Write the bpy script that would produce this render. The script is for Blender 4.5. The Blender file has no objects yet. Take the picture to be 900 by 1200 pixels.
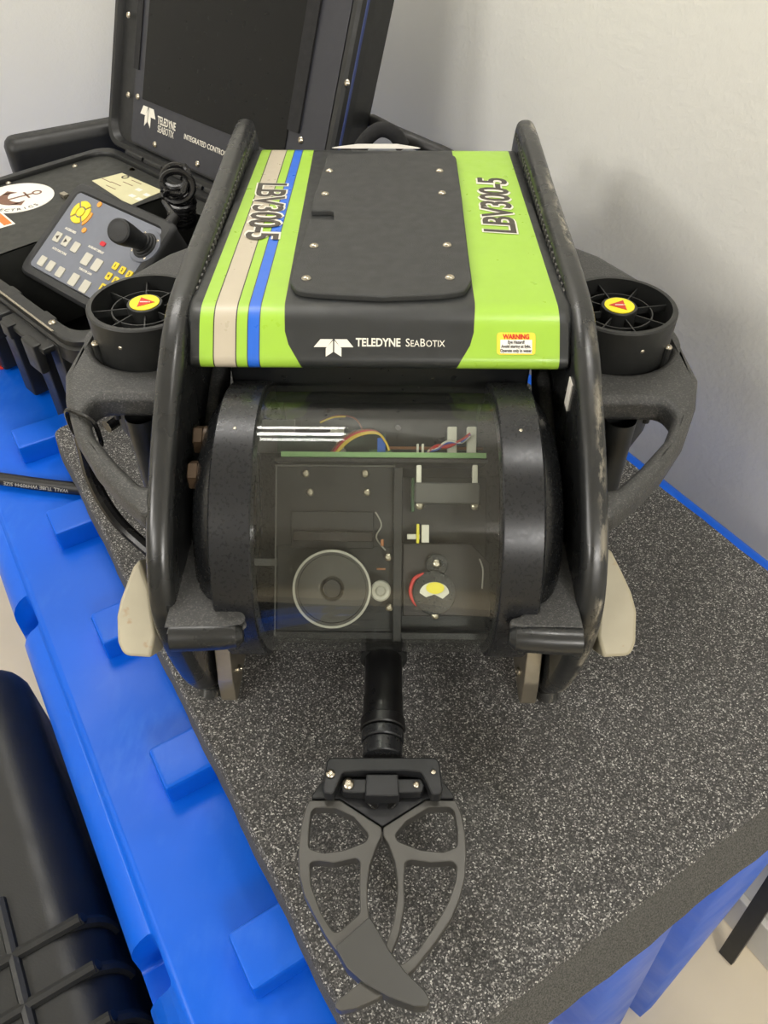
import bpy, bmesh, math, random
from mathutils import Vector, Matrix
random.seed(7)
scene = bpy.context.scene
COL = scene.collection
PI = math.pi
rad = math.radians

# ------------------------------------------------------------------ camera, world, lights, exposure
CAM = Vector((0, 0, .561)); PITCH = 45.0; FPX = 900.0
cam_d = bpy.data.cameras.new('camera'); cam_d.sensor_fit = 'VERTICAL'; cam_d.sensor_height = 24; cam_d.lens = 18
cam_d.clip_start = .01
cam = bpy.data.objects.new('camera', cam_d); COL.objects.link(cam)
cam.location = CAM; cam.rotation_euler = (rad(90 - PITCH), 0, 0)
scene.camera = cam
scene.view_settings.view_transform = 'Standard'; scene.view_settings.look = 'None'
scene.view_settings.gamma = 1; scene.view_settings.use_curve_mapping = False
scene.view_settings.exposure = -.40
w = bpy.data.worlds.new('world'); scene.world = w; w.use_nodes = True
w.node_tree.nodes['Background'].inputs[0].default_value = (.95, .97, 1, 1)
w.node_tree.nodes['Background'].inputs[1].default_value = .05

def area(name, loc, target, sx, sy, power, color=(1, .965, .92), roll=0):
    d = bpy.data.lights.new(name, 'AREA'); d.shape = 'RECTANGLE'; d.size = sx; d.size_y = sy
    d.energy = power; d.color = color
    o = bpy.data.objects.new(name, d); COL.objects.link(o); o.location = loc
    v = Vector(target) - Vector(loc)
    q = v.to_track_quat('-Z', 'Y'); o.rotation_euler = q.to_euler()
    return o
# ceiling tubes (above, slightly behind the vehicle) fittings further into the room, and one added fill
area('ceiling_tube_near', (-.52, 1.18, 1.70), (-.52, 1.18, 0), .8, .10, 8)
area('ceiling_tube_near', (-.52, 1.42, 1.70), (-.52, 1.42, 0), .8, .10, 8)
area('ceiling_and_fill_panel', (-2.3, -.55, 1.70), (-.2, .8, .1), .7, .5, 50)
area('ceiling_and_fill_panel', (-1.55, -1.35, 1.70), (-.1, .6, .1), .7, .5, 42)
area('ceiling_and_fill_panel', (.9, -1.9, 1.70), (.4, .5, 0), .9, .6, 70)  # unseen fill lamp, added to brighten the right wall and vehicle front
area('ceiling_tube_wall', (.47, .56, 1.70), (.47, .56, 0), .24, .14, 11)

# ------------------------------------------------------------------ frames of reference
CFW = Vector((0, math.cos(rad(PITCH)), -math.sin(rad(PITCH))))
CUP = Vector((0, math.sin(rad(PITCH)), math.cos(rad(PITCH))))
def ray(px, py): return CFW + Vector((1, 0, 0)) * ((px - 450) / FPX) + CUP * ((600 - py) / FPX)
def hit(px, py, o, n):
    d = ray(px, py); t = (Vector(o) - CAM).dot(n) / d.dot(n); return CAM + d * t
Z3 = Vector((0, 0, 1))
def hz(px, py, z): return hit(px, py, (0, 0, z), Z3)
UA = rad(-58.35)
U = Vector((math.cos(UA), math.sin(UA), 0)); V = Vector((-math.sin(UA), math.cos(UA), 0))
def uv(u, v, z=0): return U * u + V * v + Z3 * z
MUV = Matrix((( U.x, V.x, 0, 0), (U.y, V.y, 0, 0), (0, 0, 1, 0), (0, 0, 0, 1)))
FLOOR = -.80

# ------------------------------------------------------------------ materials
MATS = {}
def lin(c):
    return tuple(((x / 255) / 12.92 if x / 255 <= .04045 else ((x / 255 + .055) / 1.055) ** 2.4) for x in c)
class N:
    def __init__(s, name):
        s.m = bpy.data.materials.new(name); s.m.use_nodes = True; s.t = s.m.node_tree
        s.b = s.t.nodes['Principled BSDF']; s.tc = None
    def add(s, typ, **kw):
        n = s.t.nodes.new(typ)
        for k, v in kw.items(): setattr(n, k, v)
        return n
    def link(s, a, b): s.t.links.new(a, b)
    def co(s, scale=None):
        if not s.tc: s.tc = s.add('ShaderNodeTexCoord')
        if scale is None: return s.tc.outputs['Object']
        mp = s.add('ShaderNodeMapping'); mp.inputs['Scale'].default_value = scale
        s.link(s.tc.outputs['Object'], mp.inputs['Vector']); return mp.outputs['Vector']
    def noise(s, sc, det=3, scale=None, rough=.5):
        n = s.add('ShaderNodeTexNoise'); n.inputs['Scale'].default_value = sc; n.inputs['Detail'].default_value = det
        n.inputs['Roughness'].default_value = rough; s.link(s.co(scale), n.inputs['Vector']); return n.outputs['Fac']
    def ramp(s, fac, stops):
        r = s.add('ShaderNodeValToRGB'); e = r.color_ramp.elements
        while len(e) < len(stops): e.new(.5)
        for k, (p, c) in enumerate(stops):
            e[k].position = p; e[k].color = (c, c, c, 1) if isinstance(c, (int, float)) else (*c, 1)
        s.link(fac, r.inputs[0]); return r.outputs[0]
    def mix(s, fac, a, b):
        n = s.add('ShaderNodeMix', data_type='RGBA')
        if isinstance(fac, (int, float)): n.inputs[0].default_value = fac
        else: s.link(fac, n.inputs[0])
        for sock, v in ((n.inputs[6], a), (n.inputs[7], b)):
            if isinstance(v, tuple): sock.default_value = (*v, 1)
            else: s.link(v, sock)
        return n.outputs[2]
    def bump(s, h, strength=.3, dist=.001):
        n = s.add('ShaderNodeBump'); n.inputs['Strength'].default_value = strength; n.inputs['Distance'].default_value = dist
        s.link(h, n.inputs['Height']); s.link(n.outputs[0], s.b.inputs['Normal'])
    def col(s, c):
        if isinstance(c, tuple): s.b.inputs['Base Color'].default_value = (*c, 1)
        else: s.link(c, s.b.inputs['Base Color'])
    def rough(s, r):
        if isinstance(r, (int, float)): s.b.inputs['Roughness'].default_value = r
        else: s.link(r, s.b.inputs['Roughness'])
def simple(name, rgb, rough=.5, metal=0, var=.12, sc=60, bump=0, bsc=400, spec=.5):
    n = N(name); c = lin(rgb)
    f = n.noise(sc, 3)
    n.col(n.mix(f, tuple(x * (1 - var) for x in c), tuple(min(1, x * (1 + var)) for x in c)))
    n.rough(n.ramp(n.noise(sc * 1.7, 3), [(.3, max(.03, rough - .06)), (.7, min(1, rough + .06))]))
    n.b.inputs['Metallic'].default_value = metal; n.b.inputs['Specular IOR Level'].default_value = spec
    if bump: n.bump(n.noise(bsc, 2), bump, .0006)
    MATS[name] = n.m; return n
simple('green', (150, 190, 62), .33, var=.05)
simple('beige_stripe', (182, 172, 152), .33, var=.05)
simple('blue_stripe', (38, 98, 200), .33, var=.05)
simple('shell_black', (33, 35, 35), .42, var=.10, bump=.05)
simple('stripe_line', (52, 46, 38), .4)
simple('plate_black', (46, 47, 46), .62, var=.15, bump=.5, bsc=1300)
simple('ink_white', (222, 218, 205), .5, var=.03)
simple('ink_dark', (62, 56, 48), .5, var=.03)
simple('ink_black', (18, 18, 18), .5, var=.03)
simple('ink_red', (196, 42, 22), .5, var=.03)
simple('ink_orange', (232, 120, 50), .5, var=.03)
simple('label_yellow', (240, 204, 60), .45, var=.03)
simple('label_white', (232, 228, 218), .5, var=.03)
simple('sticker_yellow', (236, 220, 20), .45, var=.03)
simple('sticker_brown', (118, 84, 66), .5, var=.05)
simple('label_cream', (205, 200, 160), .5, var=.05)
simple('black_plastic', (30, 31, 31), .42, var=.15, bump=.12, bsc=900)
simple('black_gloss', (19, 20, 21), .24, var=.1, sc=260)
simple('black_satin', (26, 27, 28), .33, var=.12)
simple('thruster_black', (28, 29, 28), .5, var=.1)
simple('rubber', (24, 24, 24), .5, var=.1)
simple('cable_gloss', (18, 18, 19), .25, var=.1)
simple('anodised', (38, 39, 41), .30, metal=.35, var=.08, sc=260)
simple('anodised_jaw', (80, 79, 76), .36, metal=.5, var=.07, sc=25)
simple('anodised_blade', (68, 68, 66), .38, metal=.45, var=.06, sc=25)
simple('anodised_black', (38, 39, 41), .36, metal=.3, var=.06)
simple('anodised_dark', (24, 24, 25), .32, metal=.3)
simple('steel', (190, 182, 166), .28, metal=1, var=.08)
simple('steel_worn', (205, 196, 178), .38, metal=1, var=.15)
simple('brown_plug', (66, 52, 38), .42, metal=.3)
simple('screen', (12, 13, 13), .22, var=.1, spec=.2)
simple('bezel', (40, 41, 48), .42, var=.06)
simple('velcro', (24, 24, 25), .9, bump=1, bsc=1800)
simple('gasket_blue', (42, 56, 105), .5)
simple('case_worn', (23, 24, 23), .45, var=.35, sc=18, bump=.25, bsc=500)
simple('case_black', (23, 24, 24), .45, var=.2, bump=.15, bsc=700)
simple('panel_black', (40, 41, 38), .45, var=.1, bump=.08)
simple('controller_face', (110, 114, 124), .45, var=.05)
simple('controller_body', (44, 45, 46), .55, var=.08)
simple('joystick_rubber', (26, 27, 28), .6, var=.1)
simple('key_yellow', (226, 200, 52), .5, var=.04)
simple('key_orange', (222, 150, 60), .5, var=.04)
simple('key_cream', (186, 183, 170), .5, var=.04)
simple('key_red', (196, 40, 52), .45)
simple('pcb', (58, 96, 60), .5, var=.2)
simple('pcb_edge', (128, 168, 108), .5)
simple('pcb_dark', (30, 56, 42), .5, var=.2)
simple('conn_white', (225, 222, 208), .5)
simple('trimmer_blue', (28, 92, 190), .45)
simple('wire_yellow', (222, 190, 60), .5)
simple('wire_red', (190, 38, 32), .45)
simple('wire_brown', (120, 60, 36), .5)
simple('wire_blue', (52, 84, 170), .5)
simple('copper', (166, 112, 76), .4, metal=.6)
simple('chassis_dark', (20, 19, 19), .4, metal=.2)
simple('chassis_brown', (32, 25, 23), .4, metal=.2)
simple('fan_grey', (78, 77, 74), .5)
simple('pulley_rim', (168, 166, 156), .4)
simple('pulley_dark', (56, 53, 48), .45)
simple('led_yellow', (238, 224, 60), .4)
simple('floor_beige', (226, 213, 186), .6, var=.08, sc=8)
simple('baseboard_white', (205, 203, 196), .45, var=.03)
simple('ceiling_white', (220, 218, 212), .8, var=.02)
simple('wire_grey', (150, 148, 140), .5)

n = N('frame_plastic')       # scuffed moulded side frames
c = lin((34, 35, 35)); sc = n.ramp(n.noise(9, 6, (1, 1, 1), .7), [(.60, 0), (.74, 1)])
st = n.ramp(n.noise(240, 2, (1, .12, .12)), [(.55, 0), (.75, 1)])
mul = n.add('ShaderNodeMath', operation='MULTIPLY'); n.link(sc, mul.inputs[0]); n.link(st, mul.inputs[1])
sx_ = n.add('ShaderNodeSeparateXYZ'); n.link(n.co(), sx_.inputs[0])
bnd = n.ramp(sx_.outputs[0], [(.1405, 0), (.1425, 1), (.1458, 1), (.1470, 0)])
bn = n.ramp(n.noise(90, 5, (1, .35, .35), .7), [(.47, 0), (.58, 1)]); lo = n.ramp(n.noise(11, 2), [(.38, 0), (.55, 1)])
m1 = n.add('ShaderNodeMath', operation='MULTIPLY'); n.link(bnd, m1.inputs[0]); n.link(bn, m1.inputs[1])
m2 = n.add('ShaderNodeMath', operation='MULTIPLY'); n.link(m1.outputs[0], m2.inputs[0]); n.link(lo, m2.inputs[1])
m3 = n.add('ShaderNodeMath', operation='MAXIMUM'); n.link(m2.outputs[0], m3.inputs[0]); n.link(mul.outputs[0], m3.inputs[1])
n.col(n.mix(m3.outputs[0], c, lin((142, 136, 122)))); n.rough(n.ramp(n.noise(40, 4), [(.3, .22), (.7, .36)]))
n.bump(n.noise(120, 4), .12, .001); MATS['frame_plastic'] = n.m

n = N('textured_plastic')    # grained tops of wing and pegs
vo = n.add('ShaderNodeTexVoronoi'); vo.inputs['Scale'].default_value = 1100; n.link(n.co(), vo.inputs['Vector'])
sp = n.add('ShaderNodeSeparateColor'); n.link(vo.outputs['Color'], sp.inputs[0])
n.col(n.ramp(sp.outputs[0], [(0, lin((48, 49, 48))), (.75, lin((60, 60, 59))), (1, lin((84, 83, 81)))])); n.rough(.5)
n.bump(vo.outputs['Distance'], .3, .0008); MATS['textured_plastic'] = n.m

n = N('foam')                # dark closed-cell foam with sparkling cells
vo = n.add('ShaderNodeTexVoronoi'); vo.inputs['Scale'].default_value = 1050; n.link(n.co(), vo.inputs['Vector'])
sp = n.add('ShaderNodeSeparateColor'); n.link(vo.outputs['Color'], sp.inputs[0])
big = n.noise(12, 3)
base = n.ramp(sp.outputs[0], [(0, lin((36, 36, 36))), (.5, lin((64, 63, 62))), (.8, lin((100, 99, 96))), (.94, lin((160, 158, 154))), (1, lin((215, 213, 208)))])
n.col(n.mix(n.ramp(big, [(.35, 0), (.7, .25)]), base, lin((58, 58, 57)))); n.rough(.62)
nz = n.noise(1500, 2); n.bump(nz, .8, .0012); MATS['foam'] = n.m
n = N('foam_cut')
n.col(n.ramp(n.noise(900, 3), [(.3, lin((44, 44, 42))), (.7, lin((92, 91, 87)))])); n.rough(.85); n.bump(n.noise(700, 3), .6, .001); MATS['foam_cut'] = n.m

n = N('crate_blue')
sc = n.ramp(n.noise(7, 7, None, .65), [(.50, 0), (.72, .45)])
fine = n.ramp(n.noise(120, 4, (1, .35, 1)), [(.4, 0), (.8, 1)])
mul = n.add('ShaderNodeMath', operation='MULTIPLY'); n.link(sc, mul.inputs[0]); n.link(fine, mul.inputs[1])
n.col(n.mix(mul.outputs[0], lin((0, 88, 204)), lin((80, 135, 225)))); n.rough(n.ramp(n.noise(15, 5), [(.3, .28), (.7, .46)]))
n.bump(n.noise(180, 3), .06, .001); n.b.inputs['Specular IOR Level'].default_value = .32
MATS['crate_blue'] = n.m

n = N('wall_paint')
n.col(n.mix(n.noise(2, 2), lin((215, 214, 206)), lin((222, 221, 213)))); n.rough(.6)
n.bump(n.noise(110, 3, None, .6), .35, .002); MATS['wall_paint'] = n.m

n = N('beige_plastic')
st = n.ramp(n.noise(70, 3), [(.66, 0), (.74, .7)])
g = n.mix(n.noise(25, 4), lin((150, 143, 121)), lin((178, 171, 149)))
n.col(n.mix(st, g, lin((150, 112, 70)))); n.rough(.5); MATS['beige_plastic'] = n.m

n = N('acrylic')             # clear tube: see-through with Fresnel reflection
t = n.t; out = t.nodes['Material Output']; t.nodes.remove(n.b)
tr = n.add('ShaderNodeBsdfTransparent'); tr.inputs[0].default_value = (.93, .945, .925, 1)
gl = n.add('ShaderNodeBsdfGlossy'); gl.inputs['Roughness'].default_value = .035; gl.inputs[0].default_value = (1, 1, 1, 1)
ge = n.add('ShaderNodeNewGeometry'); dp = n.add('ShaderNodeVectorMath', operation='DOT_PRODUCT'); n.link(ge.outputs['Incoming'], dp.inputs[0]); n.link(ge.outputs['Normal'], dp.inputs[1])
def mth(op, a, b_=None):
    m_ = n.add('ShaderNodeMath', operation=op)
    for k_, v_ in enumerate((a, b_)):
        if v_ is None: continue
        if isinstance(v_, (int, float)): m_.inputs[k_].default_value = v_
        else: n.link(v_, m_.inputs[k_])
    return m_.outputs[0]
ab = mth('ABSOLUTE', dp.outputs['Value']); sch = mth('ADD', mth('MULTIPLY', mth('POWER', mth('SUBTRACT', 1, ab), 5), .96), .04)
mx = n.add('ShaderNodeMixShader'); n.link(sch, mx.inputs[0]); n.link(tr.outputs[0], mx.inputs[1]); n.link(gl.outputs[0], mx.inputs[2])
df = n.add('ShaderNodeBsdfDiffuse'); df.inputs[0].default_value = (.8, .8, .78, 1)
m4 = n.add('ShaderNodeMixShader'); n.link(n.ramp(n.noise(35, 5), [(.3, .001), (.75, .006)]), m4.inputs[0]); n.link(mx.outputs[0], m4.inputs[1]); n.link(df.outputs[0], m4.inputs[2])
n.link(m4.outputs[0], out.inputs[0]); MATS['acrylic'] = n.m

# ------------------------------------------------------------------ mesh helpers
def finish(me, smooth=35):
    if smooth:
        me.shade_smooth() if hasattr(me, 'shade_smooth') else None
        for p in me.polygons: p.use_smooth = True
        me.set_sharp_from_angle(angle=rad(smooth))
        for e in me.edges:
            if e.use_seam: e.use_edge_sharp = True
def obj(name, me, mat, parent=None, smooth=35, loc=None):
    if isinstance(me, bmesh.types.BMesh):
        b = me; me = bpy.data.meshes.new(name); bmesh.ops.recalc_face_normals(b, faces=b.faces); b.to_mesh(me); b.free()
    finish(me, smooth)
    if mat is not None:
        for m in (mat if isinstance(mat, (list, tuple)) else [mat]): me.materials.append(MATS[m])
    o = bpy.data.objects.new(name, me); COL.objects.link(o)
    if smooth and len(me.polygons) < 4000:
        wn = o.modifiers.new('weighted', 'WEIGHTED_NORMAL'); wn.keep_sharp = True
    if parent is not None: o.parent = parent
    if loc is not None: o.location = loc
    return o
def inst(name, me, parent, M):
    o = bpy.data.objects.new(name, me); COL.objects.link(o); o.parent = parent; o.matrix_basis = M; return o
def tag(o, label=None, cat=None, group=None, kind=None):
    if label: o['label'] = label
    if cat: o['category'] = cat
    if group: o['group'] = group
    if kind: o['kind'] = kind
    return o
def empty(name, loc=(0, 0, 0), rz=0):
    o = bpy.data.objects.new(name, None); COL.objects.link(o); o.location = loc; o.rotation_euler = (0, 0, rz); o.empty_display_size = .05; return o
def frame(o, x, y):
    x = Vector(x).normalized(); y = Vector(y); z = x.cross(y).normalized(); y = z.cross(x)
    M = Matrix.Identity(4)
    for i, a in enumerate((x, y, z)):
        M[0][i], M[1][i], M[2][i] = a
    M.translation = Vector(o); return M
def join(bms):
    b = bmesh.new()
    for x in bms:
        me = bpy.data.meshes.new('tmp'); x.to_mesh(me); x.free(); b.from_mesh(me); bpy.data.meshes.remove(me)
    return b
def tr(b, M): bmesh.ops.transform(b, matrix=M, verts=b.verts); return b
def box(x0, x1, y0, y1, z0, z1, bev=0, seg=2):
    b = bmesh.new(); bmesh.ops.create_cube(b, size=1)
    for v in b.verts: v.co = Vector(((x0 + x1) / 2 + v.co.x * (x1 - x0), (y0 + y1) / 2 + v.co.y * (y1 - y0), (z0 + z1) / 2 + v.co.z * (z1 - z0)))
    if bev: bmesh.ops.bevel(b, geom=b.edges[:], offset=bev, segments=seg, profile=.5, affect='EDGES')
    return b
def lathe(prof, n=32, axis='z', closed=False):
    """prof: (r, h) list; revolve about local z"""
    b = bmesh.new(); rings = []
    for r, h in prof:
        if r < 1e-6: rings.append([b.verts.new((0, 0, h))])
        else: rings.append([b.verts.new((r * math.cos(2 * PI * k / n), r * math.sin(2 * PI * k / n), h)) for k in range(n)])
    m = len(rings)
    for i in range(m if closed else m - 1):
        A, B = rings[i], rings[(i + 1) % m]
        for k in range(n):
            k2 = (k + 1) % n
            f = [A[k % len(A)], A[k2 % len(A)], B[k2 % len(B)], B[k % len(B)]]
            f = list(dict.fromkeys(f))
            if len(f) > 2: b.faces.new(f)
    if axis == 'x': tr(b, Matrix.Rotation(PI / 2, 4, 'Y'))
    if axis == 'y': tr(b, Matrix.Rotation(-PI / 2, 4, 'X'))
    return b
def smooth_path(pts, sub=8, closed=False):
    P = [Vector(p) for p in pts]; out = []; m = len(P)
    rng = range(m) if closed else range(m - 1)
    for i in rng:
        g = (lambda k: P[k % m]) if closed else (lambda k: P[min(max(k, 0), m - 1)])
        a, b_, c_, d = g(i - 1), g(i), g(i + 1), g(i + 2)
        for k in range(sub):
            t = k / sub
            out.append(.5 * ((2 * b_) + (c_ - a) * t + (2 * a - 5 * b_ + 4 * c_ - d) * t * t + (3 * b_ - a - 3 * c_ + d) * t ** 3))
    if not closed: out.append(P[-1])
    return out
def tube(pts, r, n=8, cap=True, closed=False):
    b = bmesh.new(); P = [Vector(p) for p in pts]; rings = []; prev = None; m = len(P)
    for i, p in enumerate(P):
        t = (P[(i + 1) % m] - P[i - 1]) if closed else (P[min(i + 1, m - 1)] - P[max(i - 1, 0)])
        t.normalize()
        if prev is None: nn = t.orthogonal().normalized()
        else: nn = (prev - t * prev.dot(t)).normalized()
        prev = nn; bb = t.cross(nn); rr = r[i] if isinstance(r, (list, tuple)) else r
        rings.append([b.verts.new(p + (nn * math.cos(2 * PI * k / n) + bb * math.sin(2 * PI * k / n)) * rr) for k in range(n)])
    for i in range(m if closed else m - 1):
        A, B = rings[i], rings[(i + 1) % m]
        for k in range(n): b.faces.new((A[k], A[(k + 1) % n], B[(k + 1) % n], B[k]))
    if cap and not closed: b.faces.new(rings[0][::-1]); b.faces.new(rings[-1])
    return b
def fillet(pts, radii, seg=5):
    out = []; m = len(pts)
    for i in range(m):
        p = Vector(pts[i]).to_2d(); a = Vector(pts[i - 1]).to_2d(); c_ = Vector(pts[(i + 1) % m]).to_2d()
        r = radii[i] if isinstance(radii, (list, tuple)) else radii
        d1 = (a - p); d2 = (c_ - p)
        if r <= 0: out.append(p); continue
        ang = d1.angle(d2); L = min(r / math.tan(ang / 2), d1.length * .49, d2.length * .49)
        p1 = p + d1.normalized() * L; p2 = p + d2.normalized() * L
        for k in range(seg + 1):
            t = k / seg; out.append((1 - t) ** 2 * p1 + 2 * t * (1 - t) * p + t * t * p2)
    return out
def flat(outlines, thick, bev=0, M=None, res=2):
    """plate with holes: closed 2D outlines, thickness along +-z centred, rounded edges"""
    cu = bpy.data.curves.new('tmp', 'CURVE'); cu.dimensions = '2D'; cu.fill_mode = 'BOTH'
    for pts in outlines:
        s = cu.splines.new('POLY'); s.points.add(len(pts) - 1); s.use_cyclic_u = True
        for q, p in zip(s.points, pts): q.co = (p[0], p[1], 0, 1)
    cu.extrude = max(0, thick / 2 - bev); cu.bevel_depth = bev; cu.bevel_resolution = res; cu.offset = -bev
    o = bpy.data.objects.new('tmp', cu)
    me = bpy.data.meshes.new_from_object(o)
    bpy.data.objects.remove(o); bpy.data.curves.remove(cu)
    b = bmesh.new(); b.from_mesh(me); bpy.data.meshes.remove(me)
    bmesh.ops.remove_doubles(b, verts=b.verts, dist=1e-6)
    b.normal_update()
    for e in b.edges:
        caps = [abs(f_.normal.z) > .995 for f_ in e.link_faces]
        if any(caps) and not all(caps): e.seam = True
    if M is not None: tr(b, M)
    return b
def text(body, size, M=None, fmap=None, sx=1, bold=0, shear=0, align='LEFT', spacing=1, thick=.0002):
    cu = bpy.data.curves.new('tmp', 'FONT'); cu.body = body; cu.size = size; cu.offset = bold; cu.shear = shear
    cu.align_x = align; cu.space_character = spacing; cu.extrude = thick / 2; cu.resolution_u = 3
    o = bpy.data.objects.new('tmp', cu); me = bpy.data.meshes.new_from_object(o)
    bpy.data.objects.remove(o); bpy.data.curves.remove(cu)
    b = bmesh.new(); b.from_mesh(me); bpy.data.meshes.remove(me)
    for v in b.verts:
        v.co.x *= sx
        if fmap: v.co = fmap(v.co.x, v.co.y, v.co.z)
    if M is not None: tr(b, M)
    return b
def disc(r, h, n=24, bev=0):
    return lathe([(0, 0), (r, 0), (r, h - bev), (r - bev, h), (0, h)], n)
def screw_mesh(name, r, h, mat='steel'):
    b = lathe([(0, 0), (r, 0), (r, h * .35), (r * .8, h * .8), (r * .45, h), (r * .4, h * .7), (0, h * .7)], 14)
    me = bpy.data.meshes.new(name); bmesh.ops.recalc_face_normals(b, faces=b.faces); b.to_mesh(me); b.free(); finish(me); me.materials.append(MATS[mat]); return me
SCREW = screw_mesh('screw', 1, .6)
def screw(parent, p, nrm, r, name='screw'):
    q = Vector(nrm).normalized().to_track_quat('Z', 'Y').to_matrix().to_4x4()
    M = Matrix.Translation(Vector(p)) @ q @ Matrix.Scale(r, 4)
    return inst(name, SCREW, parent, M)
def quadbox(c4, thick, nrm):
    """flat slab from 4 corner points, extruded along nrm"""
    b = bmesh.new(); nrm = Vector(nrm) * thick
    a = [b.verts.new(Vector(p)) for p in c4]; d = [b.verts.new(Vector(p) + nrm) for p in c4]
    b.faces.new(a); b.faces.new(d[::-1])
    for k in range(4): b.faces.new((a[k], a[(k + 1) % 4], d[(k + 1) % 4], d[k]))
    return b

# ================================================================== SETTING
def struct(name, b, mat, label=None):
    o = obj(name, b, mat, None); o['kind'] = 'structure'; return o
WV = .705; WU = -1.74
struct('floor', tr(box(WU - .1, 2.8, -4.2, WV + .1, FLOOR - .1, FLOOR), MUV), 'floor_beige')
struct('wall_right', tr(box(WU - .1, 2.8, WV, WV + .1, FLOOR, 1.78), MUV), 'wall_paint')
struct('wall_back', tr(box(WU - .1, WU, -4.2, WV, FLOOR, 1.78), MUV), 'wall_paint')
struct('wall_left', tr(box(WU - .1, 2.8, -4.3, -4.2, FLOOR, 1.78), MUV), 'wall_paint')
struct('wall_front', tr(box(2.8, 2.9, -4.2, WV + .1, FLOOR, 1.78), MUV), 'wall_paint')
struct('ceiling', tr(box(WU - .1, 2.9, -4.3, WV + .1, 1.78, 1.88), MUV), 'ceiling_white')
struct('baseboard_right', tr(box(WU, 2.8, WV - .014, WV, FLOOR, FLOOR + .09, .004), MUV), 'baseboard_white')

# ================================================================== BLUE CRATE
DECK = -.058
def crate():
    root = empty('storage_crate', uv(-.9, .27, FLOOR))
    tag(root, 'large bright blue moulded plastic crate under the foam mat', 'crate')
    inv = Matrix.Translation(-root.location)
    def outline(f):
        """f=0 at the top, 1 at the bottom; list of (u,v)"""
        g = .10 * f
        fr = -.056 + .02 * f
        right = .664; left = -.072; back = -1.64
        P = [(back, left + .05), (back + .05, left)]
        P += [(fr - .03, left), (fr, left + .03)]
        for v0 in (.055, .19, .325):
            P += [(fr, v0 + g - .008), (fr - .040, v0 + g), (fr - .040, v0 + g + .042), (fr, v0 + g + .052)]
        P += [(fr, .50), (fr - .012, .535), (fr - .05, .575), (fr - .12, .625), (fr - .19, .654), (back + .05, right), (back, right - .05)]
        return P
    # loft: rounded shoulder at the top
    levels = []
    R = .030
    for k in range(6):
        a = PI / 2 * k / 5; levels.append((DECK - R + R * math.sin(a), R * (1 - math.cos(a)), 0))
    levels = [(FLOOR + .0, 0, 1.0)] + levels
    b = bmesh.new(); rings = []
    for z, ins, f in levels:
        P = [Vector(p) for p in outline(f)]; m = len(P); ring = []
        for i in range(m):
            d1 = (P[i] - P[i - 1]).normalized(); d2 = (P[(i + 1) % m] - P[i]).normalized()
            nn = Vector((-d1.y - d2.y, d1.x + d2.x)); nn.normalize()
            q = P[i] + nn * ins
            ring.append(b.verts.new(uv(q.x, q.y, z)))
        rings.append(ring)
    for A, B in zip(rings, rings[1:]):
        for k in range(len(A)): b.faces.new((A[k], A[(k + 1) % len(A)], B[(k + 1) % len(A)], B[k]))
    top = b.faces.new(rings[-1]); b.faces.new(rings[0][::-1])
    bmesh.ops.triangulate(b, faces=[top], ngon_method='EAR_CLIP')
    b.normal_update()
    for e in b.edges:
        caps = [abs(f_.normal.z) > .995 for f_ in e.link_faces]
        if any(caps) and not all(caps): e.seam = True
    body = obj('crate_body', tr(b, inv), 'crate_blue', root, 40)
    # grip pockets cut into the left edge
    cut = obj('cutter', tr(join([box(a, b_, -.12, -.050, -.118, .1, .004) for a, b_ in ((-1.365, -1.32), (-.992, -.947), (-.618, -.572), (-.245, -.203))]), inv @ MUV), 'crate_blue', root)
    md = body.modifiers.new('cut', 'BOOLEAN'); md.object = cut; md.solver = 'EXACT'
    bpy.context.view_layer.update()
    me2 = bpy.data.meshes.new_from_object(body.evaluated_get(bpy.context.evaluated_depsgraph_get()))
    body.modifiers.clear(); body.data = me2; finish(me2, 40); bpy.data.objects.remove(cut)
    ef = {}
    for p_ in me2.polygons:
        for k_ in p_.edge_keys: ef.setdefault(k_, []).append(p_.normal.z > .995)
    for e in me2.edges:
        c_ = ef.get(e.key, [])
        if any(c_) and not all(c_): e.use_edge_sharp = True
    # raised lugs along the deck
    for k in range(5):
        u0 = -.868 + .1655 * k
        lb = tr(box(u0, u0 + .043, -.004, .16, DECK - .002, -.0325, .004), inv @ MUV)
        obj('raised_lug', lb, 'crate_blue', root, 40)
    # far bearing ridge that carries the foam
    obj('raised_ridge', tr(box(-.78, -.12, .30, .56, DECK - .002, -.0325, .006), inv @ MUV), 'crate_blue', root, 40)
    return root
crate()

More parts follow.
